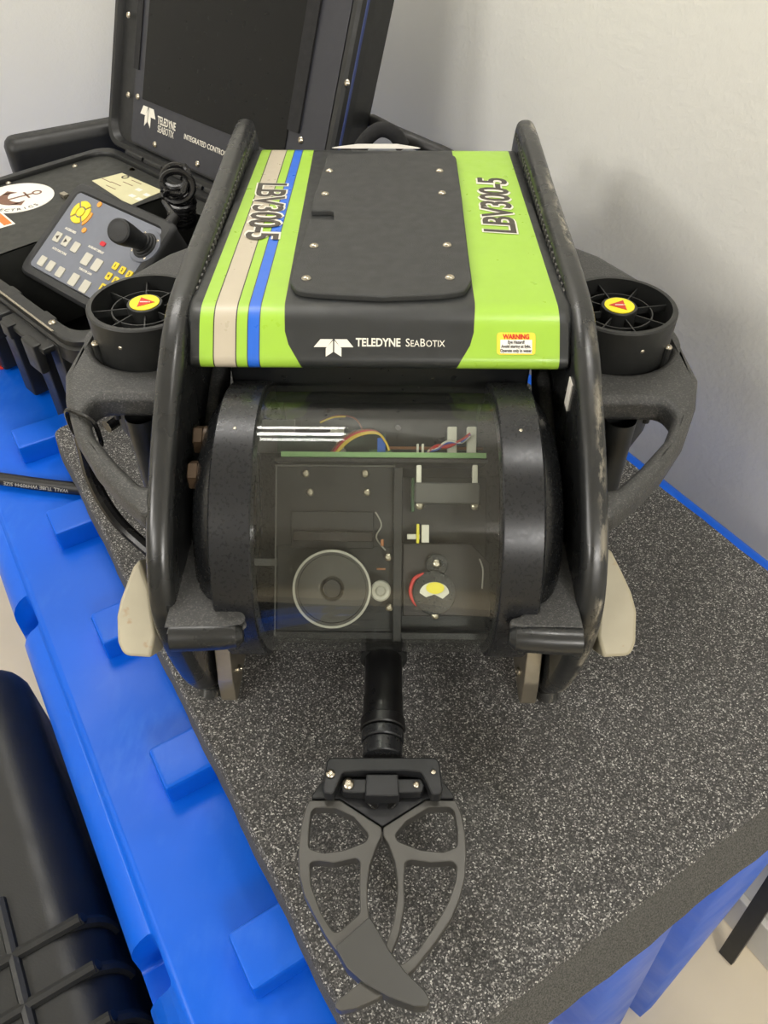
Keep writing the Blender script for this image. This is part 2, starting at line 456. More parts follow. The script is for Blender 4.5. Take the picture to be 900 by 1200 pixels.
# ================================================================== FOAM MAT
def foam():
    root = empty('foam_mat', uv(-.42, .30, -.032)); inv = Matrix.Translation(-root.location)
    tag(root, 'dark grey speckled foam mat the yellow-green vehicle stands on', 'mat')
    u0, u1, v0, v1 = -.797, -.068, .040, .568
    c0 = fillet([(u0, v0), (u1, v0), (u1, v1), (u0, v1)], .012, 4)
    NS = [max(1, int((c0[(i + 1) % len(c0)] - c0[i]).length / .012)) for i in range(len(c0))]
    def ring(du0, du1, dv0, dv1, z):
        P = []
        c4 = fillet([(u0 - du0, v0 - dv0), (u1 + du1, v0 - dv0), (u1 + du1, v1 + dv1), (u0 - du0, v1 + dv1)], .012, 4)
        m = len(c4)
        for i in range(m):
            a, b_ = c4[i], c4[(i + 1) % m]; k = NS[i]
            for j in range(k):
                p = a + (b_ - a) * (j / k)
                w_ = .0007 * math.sin(p.x * 61 + 1) * math.sin(p.y * 47) + .0003 * math.sin(p.x * 190 + p.y * 170)
                P.append((p.x + w_, p.y + w_ * .8))
        return [uv(a, b_, z) for a, b_ in P]
    b = bmesh.new()
    lv = [ring(0, .024, .004, .006, -.0325), ring(.001, .022, .004, .005, -.028), ring(0, .005, .002, .001, -.004), ring(-.003, 0, -.001, -.002, 0)]
    R = [[b.verts.new(p) for p in l] for l in lv]
    for i, (A, B) in enumerate(zip(R, R[1:])):
        for k in range(len(A)):
            f = b.faces.new((A[k], A[(k + 1) % len(A)], B[(k + 1) % len(A)], B[k])); f.material_index = 1 if i < 2 else 0
    t_ = b.faces.new(R[-1]); b.faces.new(R[0][::-1])
    bmesh.ops.triangulate(b, faces=[t_])
    obj('foam_slab', tr(b, inv), ['foam', 'foam_cut'], root, 30)
foam()

# ================================================================== UNDERWATER VEHICLE
ROVC = Vector((-.004, .40, 0)); ROVA = rad(-.7)
rov = empty('underwater_vehicle', ROVC, ROVA)
tag(rov, 'lime-green and black underwater robot with clear front tube and claw, on the foam mat', 'robot')
MROV = Matrix.Translation(ROVC) @ Matrix.Rotation(ROVA, 4, 'Z')
IROV = MROV.inverted()
# everything of the vehicle is modelled in a frame with x across, y backwards (camera at y=0); SH moves it under the root
SH = Matrix.Translation(-ROVC + Vector((ROVC.x, 0, 0)))
def rl(p): # world point -> modelling frame
    q = IROV @ Vector(p); return q + Vector((0, ROVC.y, 0))
def rhit(px, py, o, nrm):      # o in modelling frame (x shift ignored, planes contain x axis)
    return rl(hit(px, py, o, Vector(nrm)))
def robj(name, b, mat, parent=None, smooth=35): return obj(name, tr(b, SH), mat, parent or rov, smooth)
def rscrew(parent, p, nrm, r, name='screw'): return screw(parent, SH @ Vector(p), nrm, r, name)

# ---- float shell
HP = fillet([(.815, .200), (.818, .272), (.470, .2862), (.4405, .2575), (.478, .240), (.53, .222)], [.01, .022, .030, .008, .02, .02], 8)
# arc-length sampling, back-top to underside
HPt = HP
SL = [0]
for a, b_ in zip(HPt, HPt[1:]): SL.append(SL[-1] + (b_ - a).length)
def hull_at(s):
    for i in range(len(SL) - 1):
        if s <= SL[i + 1] or i == len(SL) - 2:
            t = (s - SL[i]) / (SL[i + 1] - SL[i]); p = HPt[i].lerp(HPt[i + 1], t); d = (HPt[i + 1] - HPt[i]).normalized()
            return p, Vector((d.y, -d.x)) if False else Vector((-d.y, d.x))
def proj_py(p):
    d = p - CAM; return 600 - FPX * d.dot(CUP) / d.dot(CFW)
def s_of_py(py):
    best = None; s = SL[8]; last = 0
    while s < SL[-1]:
        p, _ = hull_at(s); y = proj_py(Vector((0, p.x, p.y)))
        if best is None or abs(y - py) < best[0]: best = (abs(y - py), s)
        if y > 400 and y < last - 1e-4: break
        last = y
        s += .0008
    return best[1]
def hull_pt(x, s, off=0):
    p, nn = hull_at(s)
    # outward normal check
    if nn.dot(p - Vector((.62, .235))) < 0: nn = -nn
    q = p + nn * off; return Vector((x, q.x, q.y))
HW = .1235
S_top, S_bend, S_nose = s_of_py(178), s_of_py(352), s_of_py(437)
def black_edge(s, side):
    pts = [(0, .585), (S_top, .58), (S_bend, .535), ((S_bend + S_nose) / 2, .525), (S_nose, .43), (SL[-1], .36)]
    if side > 0: pts = [(0, .545), (S_top, .545), (S_bend, .538), ((S_bend + S_nose) / 2, .525), (S_nose, .43), (SL[-1], .36)]
    for (a, va), (b_, vb) in zip(pts, pts[1:]):
        if s <= b_:
            t = (s - a) / (b_ - a); t = t * t * (3 - 2 * t) if a >= S_bend else t; return va + (vb - va) * t
    return pts[-1][1]
def shell():
    b = bmesh.new(); svals = sorted(set(SL + [SL[-1] * k / 60 for k in range(61)]))
    cols = []
    for s in svals:
        L = -black_edge(s, -1); Rr = black_edge(s, 1)
        xs = [-1, -.925, -.918, -.80, -.793, -.735, -.730, -.668, -.663, L, L + .004, (L + Rr) / 2, Rr - .004, Rr, (Rr + 1) / 2, 1]
        cols.append([b.verts.new(hull_pt(x * HW, s)) for x in xs])
    mi = [1, 4, 2, 4, 1, 4, 3, 4, 1, 4, 0, 0, 4, 1, 1]
    for A, B in zip(cols, cols[1:]):
        for k in range(len(A) - 1):
            f = b.faces.new((A[k], A[k + 1], B[k + 1], B[k])); f.material_index = mi[k]
    # rounded black end caps
    cen = Vector((.63, .235))
    for side in (-1, 1):
        prev = [c_[0 if side < 0 else -1] for c_ in cols]
        for dx, sh in ((.0012, -.0012), (.006, .0), (.0095, .004), (.011, .011)):
            cur = []
            for s in svals:
                p = hull_pt(0, s); q = Vector((p.y, p.z)); d = (cen - q).normalized(); q = q + d * (sh if sh > 0 else -sh * 0 + .0)
                cur.append(b.verts.new((side * (HW + dx), q.x, q.y)))
            for k in range(len(cur) - 1):
                f = b.faces.new((prev[k], prev[k + 1], cur[k + 1], cur[k])); f.material_index = 0
            prev = cur
        f = b.faces.new(prev); f.material_index = 0
    o = robj('float_shell', b, ['shell_black', 'green', 'beige_stripe', 'blue_stripe', 'stripe_line'], None, 40)
    return o
sh = shell()
tag(sh, 'lime green shell with black centre and blue and beige stripes')
HN = Vector((0, .0412, 1)).normalized()          # normal of the shell's top face
HO = Vector((0, .55, .2862 - (.55 - .470) * .0408))
def htop(px, py, off=0):
    o = HO + HN * off; return rhit(px, py, o, HN)
# access plate with slot
def access():
    pl = [(384, 181), (460, 179.5), (534, 181), (541, 230), (548, 290), (553, 328), (546, 341), (520, 345), (448, 348), (372, 344), (346, 341), (340, 330), (352, 290), (362, 257.5), (371, 258), (391, 258), (391, 249), (388, 247), (364.5, 247), (368, 230)]
    P = [htop(*p, .004) for p in pl]
    O = HO + HN * .002; X = Vector((1, 0, 0)); Y = HN.cross(X)
    M = frame(O, X, Y)
    out = [((p - O).dot(X), (p - O).dot(Y)) for p in P]
    out = fillet(out, [.012] * 13 + [.001] * 6 + [.01], 4)
    o = robj('access_plate', flat([out], .0048, .0012, M), 'plate_black', sh)
    for q in [(386, 201), (515, 201), (381, 228), (518, 227), (368, 289), (524, 288), (359, 327), (527, 326)]:
        rscrew(sh, htop(*q, .0042), HN, .0036)
    # recessed round button near the rear edge
    robj('rear_plug', tr(lathe([(0, .0005), (.008, .0005), (.009, .0012), (.0105, .0012), (.011, 0)], 20), frame(htop(455, 184), (1, 0, 0), HN.cross(Vector((1, 0, 0))))), 'black_plastic', sh)
access()
robj('rear_label', flat([fillet([(-.055, 0), (-.02, .0042), (.02, .0044), (.052, 0)], .01, 4)], .001, 0, Matrix.Translation((-.008, .8165, .2690)) @ Matrix.Rotation(rad(75), 4, 'X')), 'label_white', sh)
# model number lettering
def lbv(p0, p1, px_w, down):
    a = htop(*p0, .0003); c_ = htop(*p1, .0003)
    X = (c_ - a); L = X.length
    Y = HN.cross(X).normalized()
    size = px_w
    for nm, bold, mat, off in (('lettering_outline', .0020, 'ink_white', .0002), ('lettering', .0006, 'ink_dark', .0005)):
        M = frame(a + HN * off, X, Y)
        tb = text('LBV300-5', size, None, None, 1, bold, .12, 'LEFT', .92)
        xs = [v.co.x for v in tb.verts]
        w0 = .0; k = L / (max(xs) - min(xs))
        for v in tb.verts: v.co.x *= k
        robj(nm, tr(tb, M), mat, sh)
lbv((304, 214), (288, 281), .037, True)
lbv((605, 275), (592, 210), .037, False)
# brand on the sloped nose
def nose_map(px, py):
    """flat text frame laid on the curved nose: returns map (tx,ty)->point"""
    s0 = s_of_py(py)
    p, _ = hull_at(s0); Zc = (Vector((0, p.x, p.y)) - CAM).dot(CFW); x0 = rl(CAM + ray(px, py) * Zc).x
    def f(tx, ty, tz): return hull_pt(x0 + tx, s0 - ty, .0004 + tz)
    return f, Zc / FPX
f, mpp = nose_map(417, 406)
robj('brand_lettering', text('TELEDYNE', 13.5 * mpp, None, f, .82, .0002), 'ink_white', sh)
f, mpp = nose_map(475.5, 406)
def small_caps(parts, sx):
    bs, x = [], 0
    for body, size in parts:
        tb = text(body, size * mpp, None, None, sx, .00002); xs = [v.co.x for v in tb.verts]; x0, x1 = min(xs), max(xs)
        for v in tb.verts: v.co = f(v.co.x - x0 + x, v.co.y, v.co.z)
        x += x1 - x0 + 1.1 * mpp; bs.append(tb)
    return join(bs)
robj('brand_lettering', small_caps((('S', 13.5), ('EA', 10.8), ('B', 13.5), ('OTIX', 10.8)), .87), 'ink_white', sh)
def logo_polys():   # star-burst bird: five shards around a point (unit: px, y up)
    return [[(-24, 0), (-8, 0), (-1, 9.6), (-16, 9.6)], [(24, 0), (16, 9.6), (1, 9.6), (8, 0)], [(-.8, 8), (-9.5, -1.5), (-9.5, -11.5), (-.8, -6)], [(.8, 8), (.8, -6), (9.5, -11.5), (9.5, -1.5)]]
def star_logo(fm, sc):
    bs = []
    for P in logo_polys():
        b = bmesh.new(); P = [(x * sc, y * sc) for x, y in P]
        A = [b.verts.new(fm(x, y, .0002)) for x, y in P]; B = [b.verts.new(fm(x, y, 0)) for x, y in P]
        b.faces.new(A); b.faces.new(B[::-1])
        for k in range(len(A)): b.faces.new((A[k], B[k], B[(k + 1) % len(A)], A[(k + 1) % len(A)]))
        bs.append(b)
    return join(bs)
f, mpp = nose_map(391, 407)
robj('star_logo', star_logo(f, mpp * .97), 'ink_white', sh)
f, mpp = nose_map(604.5, 402)
def decal(fm, w_, h_, r, mat, name, off):
    P = fillet([(-w_, -h_), (w_, -h_), (w_, h_), (-w_, h_)], r, 3)
    b = bmesh.new(); vs = [b.verts.new(fm(p.x, p.y, off)) for p in P]; vb = [b.verts.new(fm(p.x, p.y, off - .0003)) for p in P]
    b.faces.new(vs)
    for k in range(len(vs)): b.faces.new((vs[k], vb[k], vb[(k + 1) % len(vs)], vs[(k + 1) % len(vs)]))
    return robj(name, b, mat, sh)
decal(f, 22.5 * mpp, 13 * mpp, 4 * mpp, 'label_yellow', 'warning_label', .0001)
decal(lambda a, b_, c_: f(a, b_ - 3.5 * mpp, c_), 18.5 * mpp, 8 * mpp, .0002, 'label_white', 'warning_label_panel', .0003)
robj('warning_lettering', text('WARNING', 7.6 * mpp, None, lambda a, b_, c_: f(a, b_ + 5.6 * mpp, .0003 + c_), .83, .0002, 0, 'CENTER'), 'ink_red', sh)
robj('warning_lettering', join([text(t_, 5.2 * mpp, None, (lambda k: lambda a, b_, c_: f(a, b_ + (.0 - 5.0 * k) * mpp, .0005 + c_))(i), .78, .00006, 0, 'CENTER') for i, t_ in enumerate(('Eye Hazard!', 'Avoid staring at light.', 'Operate only in water.'))]), 'ink_black', sh)

robj('inner_body', join([box(-.117, .117, .515, .80, .055, .232, .02, 3), box(-.112, .112, .475, .53, .20, .247, .008, 2)]), 'black_satin')
# ---- side frames
FP = [(.800, .297), (.66, .293), (.52, .291), (.462, .283), (.405, .255), (.345, .213), (.316, .180), (.305, .150), (.307, .110), (.322, .050), (.345, .008), (.375, .000), (.74, .000), (.80, .02), (.84, .08), (.853, .16), (.845, .25), (.830, .288)]
FPs = [Vector((p.x, p.y)) for p in smooth_path([(a, b_, 0) for a, b_ in FP], 5, True)]
def clampz(P): return [(p.x, max(p.y, 0)) for p in P]
YZ = Matrix(((0, 0, 1, 0), (1, 0, 0, 0), (0, 1, 0, 0), (0, 0, 0, 1)))   # (x,y,z)->(z,x,y): 2D plate into y-z plane
for side in (-1, 1):
    hole = [(p.x, p.y) for p in smooth_path([(.46, .19, 0), (.60, .20, 0), (.75, .19, 0), (.78, .12, 0), (.74, .06, 0), (.58, .05, 0), (.44, .06, 0), (.42, .12, 0)], 5, True)]
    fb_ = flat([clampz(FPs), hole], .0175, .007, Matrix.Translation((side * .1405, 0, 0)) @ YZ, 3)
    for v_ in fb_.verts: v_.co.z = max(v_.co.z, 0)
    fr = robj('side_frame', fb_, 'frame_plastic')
    # dotted strip inside the top edge
    bs = []
    for k in range(34):
        y = .50 + k * .0095; z = .2865 + (.0 if k < 30 else .0)
        bs.append(box(side * .1312 - .0006, side * .1312 + .0006, y, y + .0038, z - .005, z - .001))
    tag(robj('perforation_strip', join(bs), 'fan_grey', fr), None, None, None, 'stuff')
    # inner bracket between frame and pressure housing
    br = smooth_path([(.52, .205, 0), (.50, .222, 0), (.44, .20, 0), (.385, .15, 0), (.40, .125, 0), (.46, .16, 0)], 5, True)
    robj('inner_bracket', flat([[(p.x, p.y) for p in br]], .010, .004, Matrix.Translation((side * .1255, 0, 0)) @ YZ), 'textured_plastic', fr)
    if side > 0:
        robj('small_label', tr(box(.1308, .1316, .430, .440, .232, .254), Matrix.Identity(4)), 'label_white', fr)

# ---- clear tube, clamp rings, end domes
CY, CZ, CR = .407, .147, .0990
def xcyl(prof, n=64): return tr(lathe(prof, n, 'x'), Matrix.Translation((0, CY, CZ)))
RI, RO = .0790, .1062
robj('clear_tube', xcyl([(CR, -RI - .004), (CR, RI + .004), (CR - .006, RI + .004), (CR - .006, -RI - .004)], 96) if False else tr(lathe([(CR, -RI - .004), (CR, RI + .004), (CR - .006, RI + .004), (CR - .006, -RI - .004)], 96, 'x', True), Matrix.Translation((0, CY, CZ))), 'acrylic')
for side in (-1, 1):
    R2 = CR + .003
    pr = [(CR - .010, side * RI), (R2 - .001, side * RI), (R2, side * (RI + .001)), (R2, side * (RO - .0015)), (R2 - .002, side * RO), (CR - .02, side * RO)]
    rg = robj('clamp_ring', xcyl(pr, 80), 'anodised')
    for a in (58, 178, 298):
        rscrew(rg, (side * (RI + RO) / 2, CY - R2 * math.cos(rad(a + 22)), CZ + R2 * math.sin(rad(a + 22))), (0, -math.cos(rad(a + 22)), math.sin(rad(a + 22))), .0012, 'set_screw').data = SCREW
    prof = [(CR - .004, side * (RO - .001))] + [((CR - .006) * math.cos(rad(t)), side * (RO + .026 * math.sin(rad(t)))) for t in range(12, 91, 13)] + [(0, side * (RO + .026))]
    dm = robj('end_dome', xcyl(prof, 64), 'black_gloss')
    if side < 0:
        for (px, py, d, mat) in ((231, 556, .515, 'brown_plug'), (243, 515, .528, 'brown_plug')):
            q = rl(CAM + ray(px, py) * d)
            pb = tr(join([lathe([(0, 0), (.0095, 0), (.0095, .010), (.0085, .011), (0, .011)], 20), tr(lathe([(.0, .011), (.0098, .011), (.0098, .0165), (.0085, .0175), (0, .0175)], 6), Matrix.Identity(4))]), Matrix.Translation((-.1085, q.y, q.z)) @ Matrix.Rotation(-PI / 2, 4, 'Y'))
            robj('port_plug', pb, mat, dm)

# ---- camera chassis inside the tube: tilted up 45 degrees, in its own frame (x right, y up, z towards lens)
CH = frame((0, CY, CZ), (1, 0, 0), (0, math.sin(rad(45)), math.sin(rad(45))))
ZC = (Vector((0, CY, CZ)) - CAM).dot(CFW); PYC = proj_py(Vector((0, CY, CZ)))
def cp(px, py, d=0):
    """pixel at depth d in front of the chassis plane -> chassis coordinates"""
    q = rl(CAM + ray(px, py) * (ZC - d)); return CH.inverted() @ q
def cbox(px0, px1, py0, py1, d0, d1, bev=.0004):
    a = cp(px0, py1, d1); c_ = cp(px1, py0, d1); return tr(box(a.x, c_.x, a.y, c_.y, d0, d1, bev, 1), CH)
ch = robj('camera_chassis', join([cbox(324, 462, 640, 745, -.03, .012), cbox(470, 570, 560, 745, -.03, .0), cbox(460, 472, 548, 752, -.02, .022), cbox(322, 572, 538, 541, -.05, .02), cbox(322, 572, 742, 748, -.03, .015)]), 'chassis_dark')
robj('front_bracket', join([cbox(323, 461, 546, 640, .010, .014), cbox(341, 438, 600, 642, .014, .020)]), 'chassis_dark', ch)
fb = [cbox(322, 462, 545, 546.3, .014, .0152), cbox(461, 462.3, 545, 745, .014, .0152), cbox(322, 323.3, 545, 745, .014, .0152)]
robj('edge_trim', join(fb), 'fan_grey', ch)
for q in ((358, 555), (428, 555), (363, 577), (430, 577)): rscrew(ch, CH @ cp(*q, .014), CH.col[2].to_3d(), .0030)
robj('mount_arm', join([cbox(343, 437, 624, 634, .018, .030)]), 'chassis_brown', ch)
def cyl_at(px, py, d, r, h, n=32, bev=.0005):
    p = cp(px, py, d + h); return tr(disc(r, h, n, bev), CH @ Matrix.Translation((p.x, p.y, d)))
for q in ((370, 628), (405, 627)): robj('bolt_hole', cyl_at(*q, .0295, .0022, .0008, 14, .0001), 'ink_black', ch)
# big belt wheel
p = cp(389, 690, .036)
robj('belt_wheel', tr(lathe([(.0, .004), (.006, .004), (.008, .009), (.0095, .010), (.024, .010), (.0245, .011), (0.0268, .011), (.0275, .010), (.0275, 0), (0, 0)], 48), CH @ Matrix.Translation((p.x, p.y, .026))), 'pulley_dark', ch)
robj('belt', tr(lathe([(.0262, .0105), (.0262, .0125), (.0278, .0125), (.0278, .0105)], 48, 'z', True), CH @ Matrix.Translation((p.x, p.y, .026))), 'pulley_rim', ch)
robj('wheel_hub', cyl_at(389, 690, .030, .0065, .007, 24), 'chassis_dark', ch)
p = cp(446, 693, .036)
robj('small_pulley', tr(lathe([(0, .006), (.003, .006), (.004, .009), (.0062, .010), (.0072, .009), (.0072, 0), (0, 0)], 28), CH @ Matrix.Translation((p.x, p.y, .026))), 'pulley_rim', ch)
for q in ((455, 653), (456, 712)): rscrew(ch, CH @ cp(*q, .022), CH.col[2].to_3d(), .0028)
# lamp module on the right
mp = [cp(*q, .02) for q in [(472, 637), (552, 637), (574, 660), (574, 722), (472, 722)]]
robj('lamp_bracket', flat([[(q.x, q.y) for q in mp]], .012, .0008, CH @ Matrix.Translation((0, 0, .014))), 'chassis_brown', ch)
lp_ = robj('lamp_housing', join([cyl_at(509, 695, .018, .0155, .014, 32), cyl_at(512, 662, .018, .008, .008, 20)]), 'black_gloss', ch)
p = cp(509, 695, .033)
def half(r, y0, sgn=1, n=16): return [(r * math.cos(PI * k / n), y0 + sgn * r * .75 * math.sin(PI * k / n)) for k in range(n + 1)]
robj('lamp_reflector', flat([half(.0105, 0) + [(-.006, -.003), (.0, -.001), (.006, -.004)][::1]], .0012, .0001, CH @ Matrix.Translation((p.x, p.y, .0326))), 'conn_white', ch)
robj('lamp_diode', flat([[(.0065 * math.cos(2 * PI * k / 20), .0037 + .0042 * math.sin(2 * PI * k / 20)) for k in range(20)]], .0012, .0001, CH @ Matrix.Translation((p.x + .0005, p.y, .0336))), 'led_yellow', ch)
rscrew(ch, CH @ cp(512, 661, .026), CH.col[2].to_3d(), .0036); rscrew(ch, CH @ cp(510, 721, .026), CH.col[2].to_3d(), .003)
def wire(px_pts, d, r, mat, name='wire'):
    robj(name, tube(smooth_path([CH @ cp(px, py, dd if dd is not None else d) for px, py, dd in [(q + (None,))[:3] for q in px_pts]], 6), r, 6), mat, ch)
wire([(497, 673), (486, 678), (481, 692), (484, 703), (489, 709)], .030, .0014, 'wire_red')
# fan block
robj('fan_block', cbox(486, 563, 566, 590, 0, .030, .001), 'fan_grey', ch)
for q in (491, 557): robj('standoff', cbox(q - 3, q + 3, 545, 567, .018, .024), 'conn_white', ch)
for q in ((492, 592), (557, 593)): rscrew(ch, CH @ cp(*q, .024), CH.col[2].to_3d(), .0034)
robj('small_connector', join([cbox(494, 503, 615, 636, .012, .018), cbox(477, 492, 626, 632, .012, .017)]), 'conn_white', ch)
robj('small_board', cbox(488, 491.5, 614, 637, .010, .019), 'led_yellow', ch)
robj('side_board', cbox(482, 486, 560, 600, -.01, .016), 'pcb', ch)
# boards at the top
robj('circuit_board', cbox(329, 570, 531, 535, -.03, .014, 0), 'pcb_edge', ch)
robj('rear_board', cbox(325, 452, 508, 530, -.026, -.022, 0), 'pcb_dark', ch)
robj('rear_board', cbox(300, 345, 492, 530, -.034, -.030, 0), 'fan_grey', ch)
robj('trimmer', cbox(442, 452, 513, 531, -.008, .004), 'trimmer_blue', ch)
robj('header', join([cbox(433, 459, 527, 531, -.008, .003), cbox(437, 440, 535, 541, 0, .003), cbox(446, 449, 535, 541, 0, .003)]), 'pcb', ch)
for q in (530, 553): robj('plug_connector', cbox(q - 5.5, q + 5.5, 500, 531, -.012, -.004), 'conn_white', ch)
robj('plug_connector', join([cbox(394, 397, 515, 531, -.006, -.003), cbox(400, 403, 515, 531, -.006, -.003), cbox(392, 405, 526, 531, -.007, -.002)]), 'conn_white', ch)
robj('plug_connector', join([cbox(488, 491, 520, 536, -.004, 0), cbox(494, 497, 520, 536, -.004, 0), cbox(488, 497, 532, 536, -.005, .001)]), 'conn_white', ch)
robj('plug_connector', cbox(387, 403, 503, 508, -.026, -.022), 'conn_white', ch)
robj('copper_bar', cbox(455, 566, 524, 526.5, -.02, -.016), 'copper', ch)
for k, (m_, dx) in enumerate((('wire_brown', 0), ('wire_red', 3), ('wire_yellow', 6), ('wire_yellow', 8))):
    wire([(380 + dx, 542), (388 + dx, 530), (402 + dx * .8, 514 + dx * .4), (420 + dx * .6, 505 + dx * .5), (440 + dx * .4, 505 + dx * .4), (452, 518), (456, 528)], .004 + .001 * k, .00085, m_)
wire([(375, 494), (395, 487), (415, 490), (424, 502), (425, 512)], -.02, .0006, 'wire_brown')
wire([(375, 495), (390, 489), (405, 488)], -.02, .0007, 'wire_yellow')
for k, m_ in enumerate(('wire_red', 'wire_blue', 'wire_red', 'conn_white')):
    wire([(488 + 2 * k, 539), (500 + k, 531 - k), (512, 524 + (k % 2) * 4 - k), (525, 520 + ((k + 1) % 2) * 4 - k), (540, 516 + (k % 2) * 3), (551, 508 + k)], .0, .0009, m_)
wire([(440, 600), (447, 615), (441, 630), (452, 645)], .018, .0006, 'wire_grey'); wire([(562, 655), (566, 668), (565, 690)], .024, .0006, 'wire_grey')
robj('brass_pin', join([cbox(441, 452, 666, 668, .02, .024), cbox(446, 450, 632, 640, .02, .024)]), 'copper', ch)
robj('ribbon_cable', cbox(296, 358, 655, 663, .0, .004), 'fan_grey', ch)

# ---- thrusters and bumper wings
WZ = .203
for side in (-1, 1):
    tx, ty, ttop, tr_ = side * .190, .552, .246, .0455
    th = robj('thruster_shroud', tr(lathe([(tr_ - .0045, .0), (tr_ - .0012, .0), (tr_, -.0012), (tr_, -.11), (tr_ - .006, -.13), (tr_ - .010, -.13), (tr_ - .0045, -.10)], 48, 'z', True), Matrix.Translation((tx, ty, ttop))), 'thruster_black')
    # hub and guard
    g = [tr(lathe([(0, .004), (.0138, .004), (.0145, .003), (.0145, -.05), (.010, -.07), (0, -.075)], 28), Matrix.Translation((tx, ty, ttop - .006)))]
    for k in range(8):
        a = PI / 4 * k + .2
        g.append(tr(box(.012, tr_ - .003, -.0005, .0005, -.004, .0015), Matrix.Translation((tx, ty, ttop - .007)) @ Matrix.Rotation(a, 4, 'Z')))
    g.append(tr(lathe([(.0262, 0), (.0272, 0), (.0272, -.004), (.0262, -.004)], 36, 'z', True), Matrix.Translation((tx, ty, ttop - .006))))
    robj('guard', join(g), 'thruster_black', th)
    robj('propeller', tr(join([tr(box(.012, tr_ - .007, -.011, .011, -.0008, .0008, .0005, 1), Matrix.Rotation(PI * 2 / 3 * k, 4, 'Z') @ Matrix.Rotation(.5, 4, 'X')) for k in range(3)]), Matrix.Translation((tx, ty, ttop - .045))), 'black_plastic', th)
    robj('warning_sticker', tr(disc(.0118, .0006, 28), Matrix.Translation((tx, ty, ttop - .0020))), 'sticker_yellow', th)
    a0 = PI if side > 0 else 0
    P = [(.0085 * math.cos(a0 + 2 * PI * k / 3), .0085 * math.sin(a0 + 2 * PI * k / 3)) for k in range(3)]
    robj('warning_triangle', flat([P], .0004, 0, Matrix.Translation((tx, ty, ttop - .0013))), 'ink_red', th)
    robj('warning_mark', join([box(tx - .0035, tx + .0030, ty - .0006, ty + .0006, ttop - .0012, ttop - .0009), box(tx + .0036, tx + .0046, ty - .0006, ty + .0006, ttop - .0012, ttop - .0009)]), 'ink_white', th)
    # tie rod with screw on the outer front of the shroud
    a = rad(-38) if side > 0 else rad(180 + 38)
    ex, ey = tx + (tr_ + .001) * math.cos(a), ty + (tr_ + .001) * math.sin(a)
    robj('tie_rod', tube([(ex, ey, .150), (ex, ey, .224)], .0032, 10), 'thruster_black', th)
    rscrew(th, (ex, ey, .224), (0, 0, 1), .0034)
    a = rad(-75) if side > 0 else rad(180 + 75)
    q = Vector((math.cos(a), math.sin(a), 0)); rscrew(th, Vector((tx, ty, ttop - .016)) + q * (tr_ - .0004), q, .0017, 'bolt').data = SCREW
    # wing
    O = [(.140, .345), (.152, .347), (.172, .366), (.196, .393), (.219, .427), (.237, .465), (.2475, .498), (.246, .56), (.245, .64), (.209, .698), (.165, .74), (.140, .745)]
    O = fillet(O, [0, .01, .02, .02, .02, .02, .003, .02, .012, .01, .01, 0], 3)
    Hh = fillet([(.1475, .372), (.157, .372), (.180, .396), (.203, .424), (.217, .452), (.213, .468), (.150, .468), (.1475, .46)], [.003, .01, .02, .02, .012, .010, .004, .003], 4)
    T = [(.190 + (tr_ + .003) * math.cos(2 * PI * k / 40), .552 + (tr_ + .003) * math.sin(2 * PI * k / 40)) for k in range(40)]
    if side > 0:
        T = [p for p in T if p[0] > .1475]
    else: T = [p for p in T if p[0] > .1475]
    ol = [O, Hh, T]
    if side < 0: ol = [[(-p[0], p[1]) for p in L] for L in ol]
    wg = robj('bumper_wing', flat(ol, .022, .0065, Matrix.Translation((0, 0, WZ)), 3), 'textured_plastic')
    # motor pod under the wing
    robj('wing_strut', tr(lathe([(.012, 0), (.013, -.09), (.011, -.10), (0, -.10)], 20), Matrix.Translation((side * .185, .47, WZ - .008))), 'black_plastic', wg)

# ---- front pegs, beige skid pads, steel feet
for side in (-1, 1):
    P = [(.133, .316), (.133, .372), (.124, .374), (.117, .369), (.113, .352), (.111, .338), (.104, .322), (.094, .3055), (.0875, .3035), (.086, .300), (.0875, .298), (.095, .296), (.133, .295)]
    P = fillet(P, [0, 0, .004, .004, .006, .006, .008, .006, .003, .003, .003, .004, 0], 3)
    if side < 0: P = [(-a, b_) for a, b_ in P]
    pg = robj('front_peg', flat([P], .007, .002, Matrix.Translation((0, 0, .1585))), 'textured_plastic')
    robj('peg_bar', tube([(side * .132, .293, .1525), (side * .115, .2935, .1525), (side * .098, .2945, .1525), (side * .090, .2950, .1525), (side * .086, .2955, .1525)], [.0098, .0098, .0096, .0088, .005], 14), 'frame_plastic', pg)
    # beige pad: outline in a plane tilted like the frame's leading edge
    d_ = .0
    Zp = .535
    Q = [rl(CAM + ray(px, py) * Zp) for px, py in ([(708, 640), (716, 646), (728, 670), (739, 694), (745, 716), (744, 752), (738, 768), (706, 770), (699, 745), (703, 690)] if side > 0 else [(165, 655), (157, 664), (150, 682), (142, 703), (138, 722), (139, 752), (146, 768), (178, 770), (183, 745), (177, 690)])]
    M = frame((0, Q[0].y, Q[0].z), (1, 0, 0), CUP); MI = M.inverted()
    L = [((MI @ q).x, (MI @ q).y) for q in Q]
    if side < 0: L = L[::-1]
    L = fillet(L, [.001, .004, .01, .01, .012, .012, .008, .002, .004, .004] if side > 0 else [.001, .004, .01, .01, .012, .012, .008, .002, .004, .004][::-1], 4)
    robj('skid_pad', flat([L], .030, .0025, M @ Matrix.Translation((0, 0, -.012))), 'beige_plastic')
    L = [(.335, .003), (.345, .000), (.39, .000), (.39, .045), (.372, .072), (.352, .072), (.338, .03)]
    L = fillet(L, [.006, .008, .004, .01, .01, .01, .02], 4)
    ft = robj('steel_foot', flat([L], .0125, .001, Matrix.Translation((side * .1225, 0, 0)) @ YZ), 'steel_worn')
    for z in (.02, .052): rscrew(ft, (side * .1160, .352 + z * .2, z), (-side, 0, 0), .0042, 'bolt')

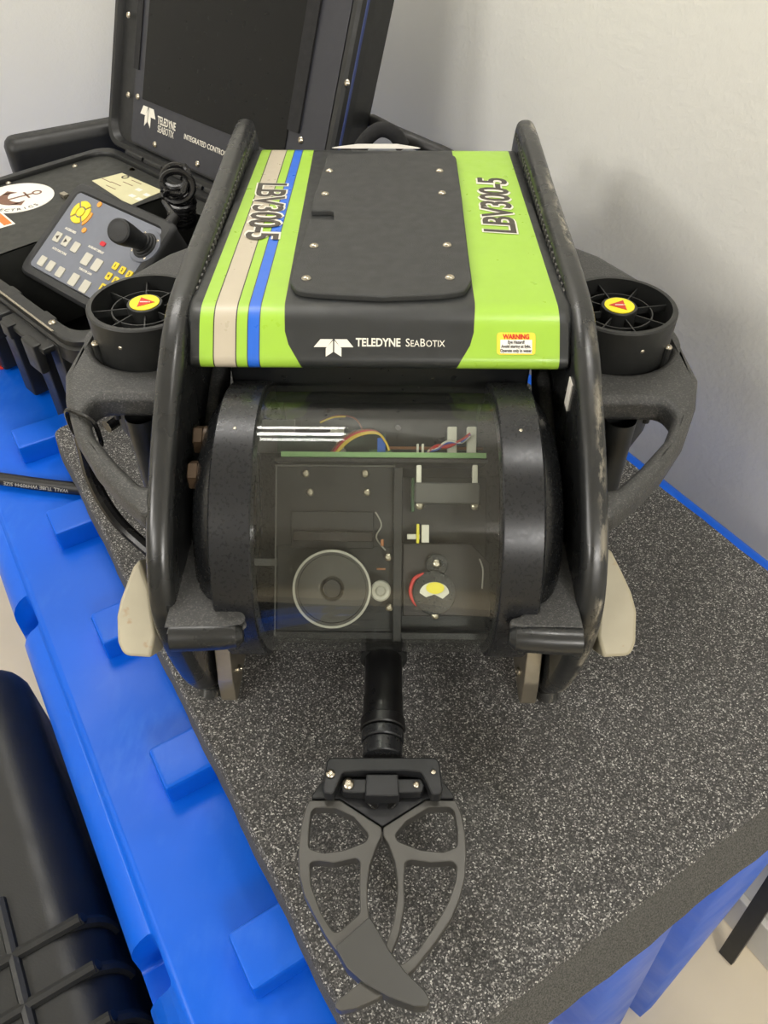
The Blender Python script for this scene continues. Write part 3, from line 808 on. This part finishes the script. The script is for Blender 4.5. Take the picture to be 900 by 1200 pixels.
# ---- gripper
GZ = .046
def gp(cx, cy, z=GZ):
    return rl(hz(330 + .2916 * cx, 850 + .2917 * cy, z))
def gpoly(pts, z, thick, bev, holes=(), rr=.003, hr=.004, zc=None):
    o = fillet([gp(*p, z).to_2d() for p in pts], rr, 3)
    hs = [fillet([gp(*p, z).to_2d() for p in h], hr, 4) for h in holes]
    return flat([o] + hs, thick, bev, Matrix.Translation((0, 0, z - thick / 2)), 1)
AX = gp(405, 100, .055).x
arm = robj('gripper_arm', tr(lathe([(0, -.11), (.0145, -.11), (.0145, -.02), (.0150, -.018), (.0150, 0), (0, 0)], 36, 'y'), Matrix.Translation((AX, .292, .052)) @ Matrix.Rotation(PI, 4, 'Z')), 'anodised_dark')
for y0, y1, r in ((.283, .292, .0165), (.274, .282, .0155), (.262, .2735, .0142)):
    robj('arm_collar', tr(lathe([(0, y0), (r - .0008, y0), (r, y0 + .0008), (r, y1 - .0008), (r - .0008, y1), (0, y1)], 36, 'y'), Matrix.Translation((AX, 0, .052))), 'anodised_dark' if r > .016 else 'anodised', arm)
robj('arm_clamp', tr(lathe([(.0145, 0), (.0185, 0), (.0185, .03), (.0145, .03)], 32, 'y', True), Matrix.Translation((AX, .345, .052))), 'black_plastic', arm)
jawB = gpoly([(580, 300), (700, 300), (722, 350), (738, 430), (743, 520), (738, 610), (715, 700), (680, 780), (620, 870), (540, 970), (460, 1050), (380, 1100), (300, 1135), (235, 1148), (215, 1135), (214, 1115), (240, 1092), (310, 1035), (370, 970), (415, 890), (450, 790), (464, 700), (466, 620), (455, 550), (430, 480), (407, 440), (407, 410)], GZ, .0095, .0008,
   [[(590, 330), (675, 328), (694, 345), (706, 420), (706, 488), (650, 508), (560, 500), (470, 465), (455, 440), (500, 385)], [(497, 548), (520, 540), (600, 552), (685, 545), (705, 565), (700, 625), (670, 710), (610, 815), (540, 915), (480, 965), (440, 920), (475, 830), (495, 720), (492, 620)]])
jb = robj('gripper_jaw', jawB, 'anodised_jaw', arm)
jawA = gpoly([(108, 300), (235, 300), (403, 410), (403, 440), (380, 490), (355, 560), (345, 640), (345, 710), (352, 765), (420, 900), (400, 960), (320, 1010), (250, 950), (180, 850), (125, 750), (90, 680), (70, 600), (66, 520), (75, 420), (90, 350)], GZ + .001, .0095, .0008,
   [[(130, 332), (215, 332), (290, 368), (352, 440), (335, 468), (250, 500), (170, 512), (108, 494), (110, 420), (118, 350)], [(112, 548), (150, 545), (210, 553), (300, 533), (316, 548), (312, 640), (316, 752), (240, 822), (210, 832), (160, 755), (118, 640)]])
ja = robj('gripper_jaw', jawA, 'anodised_jaw', arm)
robj('jaw_blade', gpoly([(354, 765), (214, 890), (262, 975), (330, 1035), (430, 1092), (530, 1130), (583, 1131), (600, 1105), (575, 1062), (495, 985), (432, 900), (382, 812)], GZ + .0035, .014, .0008, (), .002), 'anodised_blade', arm)
robj('jaw_mount', gpoly([(112, 294), (150, 238), (185, 205), (622, 205), (662, 238), (702, 294), (582, 294), (408, 404), (403, 404), (235, 294)], GZ, .011, .0008, ([(325, 288), (345, 284), (390, 318), (380, 336), (362, 330)], [(485, 288), (465, 284), (425, 318), (432, 336), (448, 330)]), .002, .0015), 'anodised_black', arm)
robj('jaw_bracket', gpoly([(190, 128), (618, 128), (635, 145), (648, 250), (640, 278), (602, 280), (585, 235), (560, 188), (500, 182), (330, 182), (245, 188), (225, 235), (208, 278), (170, 274), (165, 250), (180, 145)], GZ + .016, .011, .0012, (), .003), 'anodised_black', arm)
robj('jaw_link', join([gpoly([(250, 213), (330, 213), (480, 213), (562, 213), (574, 240), (565, 270), (480, 272), (320, 272), (245, 270), (237, 245)], GZ + .010, .009, .001, (), .003), gpoly([(340, 195), (468, 195), (474, 284), (334, 284)], GZ + .0145, .012, .001, (), .001)]), 'anodised_black', arm)
rscrew(arm, gp(268, 236, GZ + .010), (0, 0, 1), .0042); rscrew(arm, gp(542, 238, GZ + .010), (0, 0, 1), .0024)
rscrew(arm, gp(197, 195, GZ + .0165), (0, 0, 1), .0032, 'bolt'); rscrew(arm, gp(610, 187, GZ + .0165), (0, 0, 1), .0018, 'bolt').data = SCREW

# ---- tether cable looped through the left wing, with tie
cb = smooth_path([rl(hz(*p)) for p in [(88, 478, .180), (97, 520, .14), (108, 560, .10), (130, 600, .07), (160, 632, .05), (200, 660, .04), (225, 640, .05)]], 8)
robj('power_cable', tube(cb, .0062, 10), 'cable_gloss')
cb = smooth_path([rl(hz(*p)) for p in [(125, 500, .13), (150, 486, .13), (190, 484, .13), (215, 490, .13)]], 6)
robj('power_cable', tube(cb, .006, 10), 'cable_gloss')
q = [gp_ for gp_ in [(-.2475, .487), (-.2185, .458)]]
c1, c2 = Vector((-.231, .450, WZ)), Vector((-.206, .436, WZ))
mid = (c1 + c2) / 2; ax = (c2 - c1).normalized(); hw = (c2 - c1).length / 2 + .001
ring = [mid + ax * hw * math.copysign(abs(math.cos(t)) ** .5, math.cos(t)) + Z3 * .0135 * math.copysign(abs(math.sin(t)) ** .5, math.sin(t)) for t in [2 * PI * k / 28 for k in range(28)]]
robj('cable_tie', tube(ring, .0018, 6, True, True), 'cable_gloss')

# ================================================================== CONTROL CONSOLE (open black case)
E1 = Vector((.715, -.699, 0)).normalized(); E2 = Vector((-E1.y, E1.x, 0))
A0, A1, B0, B1, RIMZ = -1.240, -.735, .272, .625, .10
CB = DECK
con_o = E1 * A0 + E2 * B0 + Z3 * CB
con = empty('control_console', con_o)
tag(con, 'open black control case with a monitor in its lid and anchor sticker', 'control case')
MC = frame(con_o, E1, E2); KI = Matrix.Translation(-con_o)       # case frame: x along hinge, y to the hinge, z up
CW, CD, CHH = A1 - A0, B1 - B0, RIMZ - CB
def cobj(name, b, mat, parent=None, smooth=35): return obj(name, tr(b, KI @ MC), mat, parent or con, smooth)
def cscrew(parent, p, nrm, r): 
    M = (KI @ MC); return screw(parent, M @ Vector(p), M.to_3x3() @ Vector(nrm), r)
def rrect(x0, x1, y0, y1, r, seg=5): return fillet([(x0, y0), (x1, y0), (x1, y1), (x0, y1)], r, seg)
def loft(rings, capb=True, capt=False):
    b = bmesh.new(); R = [[b.verts.new(p) for p in r] for r in rings]
    for A, B in zip(R, R[1:]):
        for k in range(len(A)): b.faces.new((A[k], A[(k + 1) % len(A)], B[(k + 1) % len(A)], B[k]))
    if capb: b.faces.new(R[0][::-1])
    if capt: b.faces.new(R[-1])
    return b
def rr3(ins, z, r=.035): return [(p.x, p.y, z) for p in rrect(ins, CW - ins, ins, CD - ins, r)]
cobj('case_base', loft([rr3(.022, 0), rr3(.018, .004), rr3(.010, CHH - .035), rr3(.008, CHH - .030), rr3(.0, CHH - .028), rr3(0, CHH - .010), rr3(.003, CHH - .008), rr3(.003, CHH - .002), rr3(.006, CHH), rr3(.018, CHH), rr3(.020, CHH - .004), rr3(.024, .02)], True, True), 'case_black')
# ribs on the front wall
for x in (.045, .13, .215, .30, .385, .44):
    cobj('wall_rib', box(x, x + .028, -.002, .03, .004, CHH - .012, .004), 'case_black')
# latch tabs
for x in (.36, .255):
    cobj('latch_tab', join([box(x, x + .10, -.016, .010, CHH - .022, CHH - .014, .003), box(x + .01, x + .03, -.022, -.010, CHH - .03, CHH - .012, .002), box(x + .06, x + .09, -.022, -.010, CHH - .05, CHH - .012, .003)]), 'case_black')
cobj('rim_rod', tube([(.03, .004, CHH - .001), (CW - .05, .004, CHH - .001)], .0013, 6), 'steel')
for x in (.30, .44): cscrew(con, (x, .012, CHH), (0, 0, 1), .0045)
# instrument panel and the open well to its right
XP = .232
PANZ = CHH - .006
pan = cobj('instrument_panel', loft([[(p.x, p.y, PANZ - .004) for p in rrect(.020, XP, .020, CD - .020, .016)], [(p.x, p.y, PANZ) for p in rrect(.020, XP, .020, CD - .020, .016)]], True, True), 'panel_black')
cobj('well_wall', box(XP - .004, XP, .022, CD - .022, .03, PANZ), 'panel_black')
cobj('well_ledge', box(XP, CW - .022, CD - .05, CD - .02, .03, PANZ, .002), 'panel_black')
PO = MC @ Vector((0, 0, PANZ))
def pp(px, py): return MC.inverted() @ hit(px, py, PO, Z3)
for q in ((10, 215), (88, 195), (155, 199), (62, 256)[:0] or (155, 199)): 
    c_ = pp(*q); cscrew(con, (c_.x, c_.y, PANZ), (0, 0, 1), .0042)
# anchor sticker
sc_ = pp(20, 232); st = cobj('anchor_sticker', tr(disc(.052, .0006, 48), Matrix.Translation((sc_.x, sc_.y, PANZ))), 'label_white')
def stk(b, mat, name='sticker_print'): return cobj(name, tr(b, Matrix.Translation((sc_.x, sc_.y, PANZ + .0007))), mat, st)
aq = pp(2, 237) - sc_; bq = pp(53, 224) - sc_
ang = math.atan2((bq - aq).y, (bq - aq).x)
RA = Matrix.Rotation(ang, 4, 'Z')
s_ = .030
anc = join([tr(box(-s_ * .9, s_ * .75, -.0018, .0018, 0, .0003), RA), tr(box(s_ * .42, s_ * .52, -.012, .012, 0, .0003), RA),
            tr(tr(lathe([(.0045, 0), (.0072, 0), (.0072, .0003), (.0045, .0003)], 24, 'z', True), Matrix.Translation((s_ * .98, 0, 0))), RA),
            tr(flat([[(-.004 - .024 * math.cos(t), .024 * math.sin(t)) for t in [rad(a) for a in range(-78, 79, 12)]] + [(.006 - .018 * math.cos(t), .021 * math.sin(t)) for t in [rad(a) for a in range(72, -73, -12)]]], .0004), RA),
            tr(flat([[(-.004, .030), (-.016, .020), (.006, .017)]], .0004), RA), tr(flat([[(-.004, -.030), (-.016, -.020), (.006, -.017)]], .0004), RA)])
stk(anc, 'sticker_brown')
def arc_text(s, r, a0, step, size, flip):
    bs = []
    for k, chx in enumerate(s):
        a = rad(a0 + step * k)
        M = Matrix.Translation((r * math.cos(a), r * math.sin(a), 0)) @ Matrix.Rotation(a + (PI / 2 if flip else -PI / 2), 4, 'Z')
        if chx != ' ': bs.append(text(chx, size, M, None, 1, .00015, 0, 'CENTER'))
    return join(bs)
base_a = math.degrees(math.atan2((pp(15, 244) - sc_).y, (pp(15, 244) - sc_).x))
stk(arc_text('ELECTRICS', .0465, base_a - 42, 11, .0105, True), 'ink_dark')
# orange and white label
oc = pp(4, 262); lb = cobj('warning_tag', tr(box(-.055, .012, -.012, .012, 0, .0005), Matrix.Translation((oc.x, oc.y, PANZ)) @ Matrix.Rotation(rad(-5), 4, 'Z')), 'label_white')
cobj('tag_band', tr(box(-.055, .008, -.002, .009, .0005, .0008), Matrix.Translation((oc.x, oc.y, PANZ)) @ Matrix.Rotation(rad(-5), 4, 'Z')), 'ink_orange', lb)
# cream instruction label with little boxes
c4 = [pp(*q) for q in ((108, 212), (143, 203), (191, 224), (152, 241))]
lb = cobj('instruction_label', quadbox([Vector((c_.x, c_.y, PANZ)) for c_ in c4], .0006, (0, 0, 1)), 'label_cream')
ux_ = (c4[2] - c4[1]).normalized(); vy_ = (c4[0] - c4[1]).normalized()
for q in ((155, 230), (163, 234), (172, 229), (163, 223)):
    c_ = pp(*q); M = frame((c_.x, c_.y, PANZ + .0006), ux_, Z3.cross(ux_)); 
    k_ = cobj('diagram_box', tr(box(-.0055, .0055, -.0035, .0035, 0, .0004), M), 'label_white', lb)
c_ = pp(147, 208); cobj('seal_print', tr(lathe([(.0035, 0), (.006, 0), (.006, .0003), (.0035, .0003)], 20, 'z', True), Matrix.Translation((c_.x, c_.y, PANZ + .0006))), 'ink_dark', lb)
for k, q in enumerate(((125, 212), (136, 216), (130, 220), (150, 216), (160, 214))):
    c_ = pp(*q); M = frame((c_.x, c_.y, PANZ + .0006), ux_, Z3.cross(ux_)); cobj('label_print', tr(box(-.012, .012, -.0006, .0006, 0, .0003), M), 'sticker_brown', lb)
c_ = pp(76, 231); cobj('panel_catch', tr(join([box(-.006, .008, -.004, .004, 0, .006, .001), ]), Matrix.Translation((c_.x, c_.y, PANZ))), 'steel', con)
# lid
TILT = rad(20)
hb = MC @ Vector((0, CD - .004, CHH + .002))
LUP = (E2 * math.sin(TILT) + Z3 * math.cos(TILT)).normalized()
ML = frame(hb, E1, LUP)        # lid frame: x along hinge, y up the lid, z towards the operator
LN = ML.col[2].to_3d(); LH = .352
def lobj(name, b, mat, parent=None, smooth=35): return obj(name, tr(b, KI @ ML), mat, parent or lid, smooth)
def lp(px, py, off=0): return ML.inverted() @ hit(px, py, hb + LN * off, LN)
def lr(ins, z, r=.030): return [(p.x, p.y, z) for p in rrect(ins, CW - ins, ins, LH - ins, r)]
lid = obj('lid', tr(loft([lr(.016, -.072), lr(.010, -.066), lr(.006, -.030), lr(.000, -.026), lr(0, -.004), lr(.003, 0), lr(.010, 0), lr(.012, -.004), lr(.014, -.010)], True, True), KI @ ML), 'case_black', con)
lobj('lid_gasket', loft([lr(.0005, -.0165, .030), lr(-.0006, -.015), lr(-.0006, -.012), lr(.0005, -.0105)], False, False), 'gasket_blue')
BZ = -.004
c1 = lp(155, 100); bx0 = c1.x; bz = lobj('monitor_bezel', flat([rrect(bx0, CW - .016, .018, LH - .016, .008)], .006, .0006, Matrix.Translation((0, 0, BZ - .003))), 'bezel')
sL = lp(169, 60).x; sB = (lp(170, 118).y + lp(270, 158).y) / 2; sR = lp(347, 80).x
lobj('monitor_screen', flat([rrect(sL, sR, sB, LH - .035, .002)], .002, .0003, Matrix.Translation((0, 0, BZ + .0004))), 'screen')
v0 = lp(354, 80).x; lobj('velcro_strip', box(v0 - .011, v0 + .011, lp(345, 155).y, LH - .03, BZ, BZ + .003), 'velcro')
v0 = lp(161, 40).x; lobj('velcro_strip', box(v0 - .007, v0 + .006, lp(162, 82).y, LH - .03, BZ, BZ + .002), 'velcro')
def lscrew(px, py, r=.0045):
    c_ = lp(px, py); M = KI @ ML; screw(lid, M @ Vector((c_.x, c_.y, BZ)), M.to_3x3() @ Vector((0, 0, 1)), r)
for q in ((148, 17), (148, 111), (159, 113), (179, 169), (229, 192), (350, 164), (404, 97)): lscrew(*q)
def ltext(body, px, py, size, sx=.8, bold=.0001):
    c_ = lp(px, py); lobj('lid_lettering', text(body, size, Matrix.Translation((c_.x, c_.y, BZ + .0006)), None, sx, bold), 'ink_white')
h_ = (lp(181, 131) - lp(181, 144)).length
ltext('TELEDYNE', 182, 144, .0150, .66, .0003); ltext('SEABOTIX', 182, 154, .0140, .66, 0)
c_ = lp(171, 136); lobj('star_logo', star_logo(lambda x, y, z: Vector((c_.x + x * .00085, c_.y + y * .0013, BZ + .0005 + z)), 1), 'ink_white')
ltext('INTEGRATED CONTROL CONSOLE', 213, 162, .0098, .92, .0001)
# hinge
hs = [tube([(.06 + k * .052, CD - .002, CHH + .001), (.06 + k * .052 + .046, CD - .002, CHH + .001)], .005, 8) for k in range(8)]
cobj('hinge', join(hs), 'case_black')

# ================================================================== HAND CONTROLLER
TL = Vector((-.405, 1.034, .150)); TR = Vector((-.2488, .903, .150)); BL = Vector((-.474, .934, .070))
XC = (TR - TL).normalized(); YC = (TL - BL); YC = (YC - XC * YC.dot(XC)).normalized()
HW_, HH_ = (TR - TL).length, (TL - BL).dot(YC)
MH = frame(BL + XC * (TL - BL).dot(XC), XC, YC); HNn = MH.col[2].to_3d()
HHm = MH.inverted()
ctl = empty('hand_controller', MH.translation)
tag(ctl, 'grey handheld control pad with black joystick and yellow keys, lying in the open case', 'controller')
KH = Matrix.Translation(-MH.translation)
def hobj(name, b, mat, parent=None, smooth=35): return obj(name, tr(b, KH @ MH), mat, parent or ctl, smooth)
def hp(px, py): return HHm @ hit(px, py, MH.translation, HNn)
hobj('housing', loft([[(p.x, p.y, z) for p in rrect(i_, HW_ - i_, i_, HH_ - i_, .014)] for i_, z in ((.012, -.046), (.006, -.044), (.002, -.012), (0, -.004), (.001, .0), (.004, .003), (.012, .003), (.014, .0))], True, True), 'controller_body')
fp = hobj('face_plate', flat([rrect(.0145, HW_ - .0145, .0145, HH_ - .0145, .005)], .002, .0003, Matrix.Translation((0, 0, .0006))), 'controller_face')
FZ = .0016
def key(px, py, wx, wy, mat, name='key', r=.0015, h=.0016, rot=0):
    c_ = hp(px, py); return hobj(name, flat([rrect(-wx / 2, wx / 2, -wy / 2, wy / 2, r, 2)], h, .0003, Matrix.Translation((c_.x, c_.y, FZ + h / 2 - .0002)) @ Matrix.Rotation(rot, 4, 'Z'), 1), mat)
U1 = hp(137, 314) - hp(129, 309)
for q in ((137, 313), (145, 318), (153, 323), (129, 325), (137, 330), (146, 335), (122, 338), (130, 342), (115, 350), (138, 347)): key(*q, .0092, .0098, 'key_yellow')
for q in ((69, 279), (79, 284), (90, 291)): key(*q, .0125, .014, 'key_cream')
for q in ((51, 307), (61, 313), (72, 320)): key(*q, .0125, .014, 'key_cream')
for q in ((103, 305), (115, 312)): key(*q, .014, .0165, 'key_cream')
for q in ((88, 329), (101, 337)): key(*q, .014, .0165, 'key_cream')
key(122, 287, .010, .006, 'key_red', 'key', .0028)
c_ = hp(96, 250)
R0, R1 = .0075, .0165
for k, a in enumerate((45, 135, 225, 315)):
    sec = [(R1 * math.cos(rad(t)), R1 * math.sin(rad(t))) for t in range(a - 40 + 45, a + 41 + 45, 10)] + [(R0 * 1.12 * math.cos(rad(t)), R0 * 1.12 * math.sin(rad(t))) for t in range(a + 36 + 45, a - 37 + 45, -12)]
    hobj('key', flat([sec], .0016, .0002, Matrix.Translation((c_.x, c_.y, FZ + .0006))), 'key_yellow')
hobj('key', tr(disc(R0 * .85, .0016, 20), Matrix.Translation((c_.x, c_.y, FZ - .0002))), 'key_yellow')
for q in ((118, 241), (100, 271)):
    d_ = hp(*q); hobj('key', tr(disc(.0038, .0014, 16), Matrix.Translation((d_.x, d_.y, FZ - .0002))), 'key_orange')
sec = [(.0225 * math.cos(rad(t)), .0225 * math.sin(rad(t))) for t in range(-42, 22, 8)] + [(.0182 * math.cos(rad(t)), .0182 * math.sin(rad(t))) for t in range(18, -43, -8)]
hobj('key', flat([sec], .0014, .0002, Matrix.Translation((c_.x, c_.y, FZ + .0005))), 'key_orange')
# lettering blocks on the pad and arrows on the keys
def htext(body, px, py, size, mat='ink_white'):
    q = hp(px, py); hobj('pad_lettering', text(body, size, Matrix.Translation((q.x, q.y, FZ + .0002)), None, .85, .0001), mat, fp)
htext('ACCESSORIES', 77, 269, .0045); htext('AUTO FUNCTIONS', 62, 292, .0042); htext('AUXILIARY DISPLAY', 104, 290, .0042); htext('THRUSTER GAIN', 93, 316, .0042)
for (px, py, s_) in ((69, 279, 1), (79, 284, -1)):
    q = hp(px, py); hobj('arrow_print', flat([[(-.003 * s_, 0), (.0025 * s_, .003), (.0025 * s_, -.003)]], .0003, 0, Matrix.Translation((q.x, q.y, FZ + .0017))), 'ink_dark', fp)
for s_, n_ in zip('1234567890', ((137, 313), (145, 318), (153, 323), (129, 325), (137, 330), (146, 335), (122, 338), (130, 342), (115, 350), (138, 347))):
    q = hp(*n_); hobj('key_print', text(s_, .006, Matrix.Translation((q.x, q.y - .002, FZ + .0017)), None, 1, .0001, 0, 'CENTER'), 'ink_dark', fp)
# joystick
jb_ = hp(172, 290); 
hobj('joystick_collar', tr(lathe([(.0125, .0), (.0225, 0), (.0225, .0022), (.0215, .003), (.0125, .003)], 36, 'z', True), Matrix.Translation((jb_.x, jb_.y, FZ - .0004))), 'controller_face')
for a in (40, 130, 220, 310):
    M = KH @ MH; screw(ctl, M @ Vector((jb_.x + .0185 * math.cos(rad(a)), jb_.y + .0185 * math.sin(rad(a)), FZ + .002)), HNn, .0022)
boot = [(.0175, .002)]
for k in range(5): boot += [(.0165 - k * .0022, .004 + k * .003), (.0145 - k * .0022, .0045 + k * .003)]
hobj('joystick_boot', tr(lathe(boot + [(0, .02)], 32), Matrix.Translation((jb_.x, jb_.y, FZ))), 'joystick_rubber')
# stick leans: top seen at pixel (140, 268)
top = HHm @ hit(138, 270, MH.translation + HNn * .058, HNn)
b0 = Vector((jb_.x, jb_.y, FZ + .012)); axs = (Vector(top) - b0); Lj = axs.length
Mj = Matrix.Translation(b0) @ axs.to_track_quat('Z', 'Y').to_matrix().to_4x4()
hobj('joystick', tr(lathe([(0, 0), (.010, 0), (.0115, Lj * .25), (.0138, Lj * .6), (.0148, Lj * .88), (.0142, Lj * .97), (.0122, Lj), (.010, Lj * .985), (0, Lj * .965)], 32), Mj), 'joystick_rubber')
# strain relief
hobj('strain_relief', tr(lathe([(0, 0), (.008, 0), (.006, .02), (0, .02)], 16), Matrix.Translation((HW_ - .035, HH_ - .004, -.018)) @ Matrix.Rotation(-PI / 2, 4, 'X')), 'rubber')
# coiled lead
def coil():
    def wp(px, py, z): return hz(px, py, z)
    e0 = MH @ Vector((HW_ - .035, HH_ + .014, -.018))
    P = [e0, wp(192, 232, .145), wp(202, 222, .16)]
    cpath = [wp(212, 226, .165), wp(210, 206, .160), wp(206, 205, .150)]
    base = wp(213, 262, .080); topc = wp(213, 236, .125)
    pts = [e0]
    pts += [wp(193, 236, .142), wp(196, 224, .155)]
    c_ = wp(209, 224, .152)
    for k in range(22):
        a = 2 * PI * k / 16 + PI; pts.append(c_ + Vector((.020 * math.cos(a), .010 * math.sin(a) + .004 * k / 22, .013 * math.sin(a) + .0006 * k)))
    c2_ = wp(206, 207, .165)
    for k in range(18):
        a = 2 * PI * k / 16 + .6; pts.append(c2_ + Vector((.017 * math.cos(a), .012 * math.sin(a), .010 * math.sin(a))))
    d = base - topc
    for k in range(90):
        a = 2 * PI * k / 14; f_ = k / 90; pts.append(topc + d * f_ + Vector((.016 * math.cos(a), .012 * math.sin(a), .003 * math.sin(a))))
    o = obj('coiled_lead', tr(tube(smooth_path(pts, 2), .0042, 8), KH), 'cable_gloss', ctl)
coil()

# ================================================================== OTHER THINGS
# black case beyond the console
def back_case():
    o = uv(-1.45, .37, DECK); root = empty('equipment_lid', o); tag(root, 'black rounded slab standing behind the open control case, against the back wall', 'lid')
    inv = Matrix.Translation(-o)
    bb = [[(uv(p.x, p.y, z)) for p in rrect(-1.475 + i_, -1.425 - i_, .160 + i_, .62 - i_, .018)] for i_, z in ((.004, DECK), (.002, DECK + .01), (0, .06), (.0, .088), (.003, .097), (.008, .103), (.015, .105))]
    obj('lid_shell', tr(loft(bb, True, True), inv), 'case_black', root)
    obj('lid_catch', tr(tr(box(-1.429, -1.419, .36, .40, .02, .06, .003), MUV), inv), 'case_black', root)
back_case()
# hose on the crate with print
def hose():
    P = [hz(px, py, DECK + .0085) for px, py in ((-60, 553), (0, 561), (35, 566), (75, 571), (110, 574), (150, 577))]
    sp_ = smooth_path(P, 6); root = tag(empty('black_hose', P[1]), 'black shrink-wrapped cable lying on the blue crate, running under the foam', 'cable')
    inv = Matrix.Translation(-P[1])
    obj('hose', tr(tube(sp_, .0075, 14), inv), 'rubber', root)
    a = hz(84, 575, DECK + .0085); c_ = hz(0, 565, DECK + .0085); X = (c_ - a).normalized()
    side = X.cross(Z3).normalized()
    nn = (CAM - a).normalized(); nn = (nn - X * nn.dot(X)).normalized(); 
    ty = nn.cross(X)
    def fm(x, y, z):
        an = (y - .001) / .0077; return a + X * x + (nn * math.cos(an) + ty * math.sin(an)) * (.0077 + z)
    obj('hose_lettering', tr(text('WALL TUBE WH90944 SIZE', .0058, None, fm, 1.15, 0), inv), 'wire_grey', root)
hose()
# braided cables behind the vehicle, out of the case's side
def rear_cables():
    a = [Vector(hit(px, py, (0, yy, 0), Vector((0, 1, 0)))) for px, py, yy in ((436, 142, 1.06), (444, 146, 1.04), (465, 157, 1.00), (500, 172, .97), (535, 190, .95), (560, 230, .93))]
    o = tag(obj('braided_cable', tube(smooth_path(a, 8), .0085, 12), 'rubber'), 'thick black braided cable running right from the monitor lid', 'cable')
    a = [Vector(hit(px, py, (0, yy, 0), Vector((0, 1, 0)))) for px, py, yy in ((472, 172, .95), (462, 157, .95), (445, 152, .95), (428, 165, .95), (415, 190, .945), (408, 230, .94))]
    tag(obj('braided_cable', tube(smooth_path(a, 8), .0085, 12), 'velcro'), 'looped black braided cable bent downwards behind the vehicle', 'cable')
rear_cables()
# black case at lower left, standing on the floor
def low_case():
    z1 = -.20; o = uv(-.28, -.33, FLOOR); root = empty('transport_case', o); tag(root, 'worn black ribbed transport case on the floor left of the blue crate', 'case')
    inv = Matrix.Translation(-o)
    L, R_ = -.62, -.098
    bb = [[(uv(p.x, p.y, z)) for p in rrect(-.70 + i_, .25 - i_, L + i_, R_ - i_, .05)] for i_, z in ((.01, FLOOR), (0, FLOOR + .02), (0, z1 - .05), (.004, z1 - .032), (.013, z1 - .016), (.028, z1 - .005), (.045, z1))]
    obj('case_body', tr(loft(bb, True, True), inv), 'case_worn', root)
    for u0 in (-.345, -.30, -.255, -.21, -.165):
        P = [uv(u0, L + .06, z1 + .001), uv(u0, R_ - .05, z1 + .001), uv(u0, R_ - .026, z1 - .004), uv(u0, R_ - .010, z1 - .016), uv(u0, R_ - .002, z1 - .034), uv(u0, R_ + .001, z1 - .06)]
        obj('cross_rib', tr(tube(smooth_path(P, 4), .0055, 8), inv), 'case_worn', root)
    P = [uv(-.40, R_ - .075, z1 + .001), uv(.22, R_ - .075, z1 + .001)]
    obj('long_rib', tr(tube(P, .0055, 8), inv), 'case_worn', root)
low_case()
# dark strip leaning between crate and wall
def strip():
    a = hz(851, 1122, FLOOR + .004); b_ = hit(905, 1040, uv(0, WV - .02, 0), V)
    X = (b_ - a); Y = Vector((.6, .5, .2)); 
    M = frame(a, X, Y.cross(X).cross(X) if False else U)
    o = tag(obj('dark_strip', tr(box(0, X.length + .25, -.012, .012, -.004, .004, .001), M), 'panel_black'), 'flat dark bar leaning against the wall beside the blue crate', 'bar')
strip()

# red and white tag lying on the crate by the console
def red_tag():
    o = hz(2, 424, DECK); root = tag(empty('red_strip', o), 'small red and white strip on the blue crate, beside the control case', 'strip')
    obj('red_band', box(-.03, .010, -.020, .010, .0003, .004, .001), 'ink_red', root)
    obj('white_band', box(-.03, .006, .011, .022, .0003, .004, .001), 'label_white', root)
red_tag()
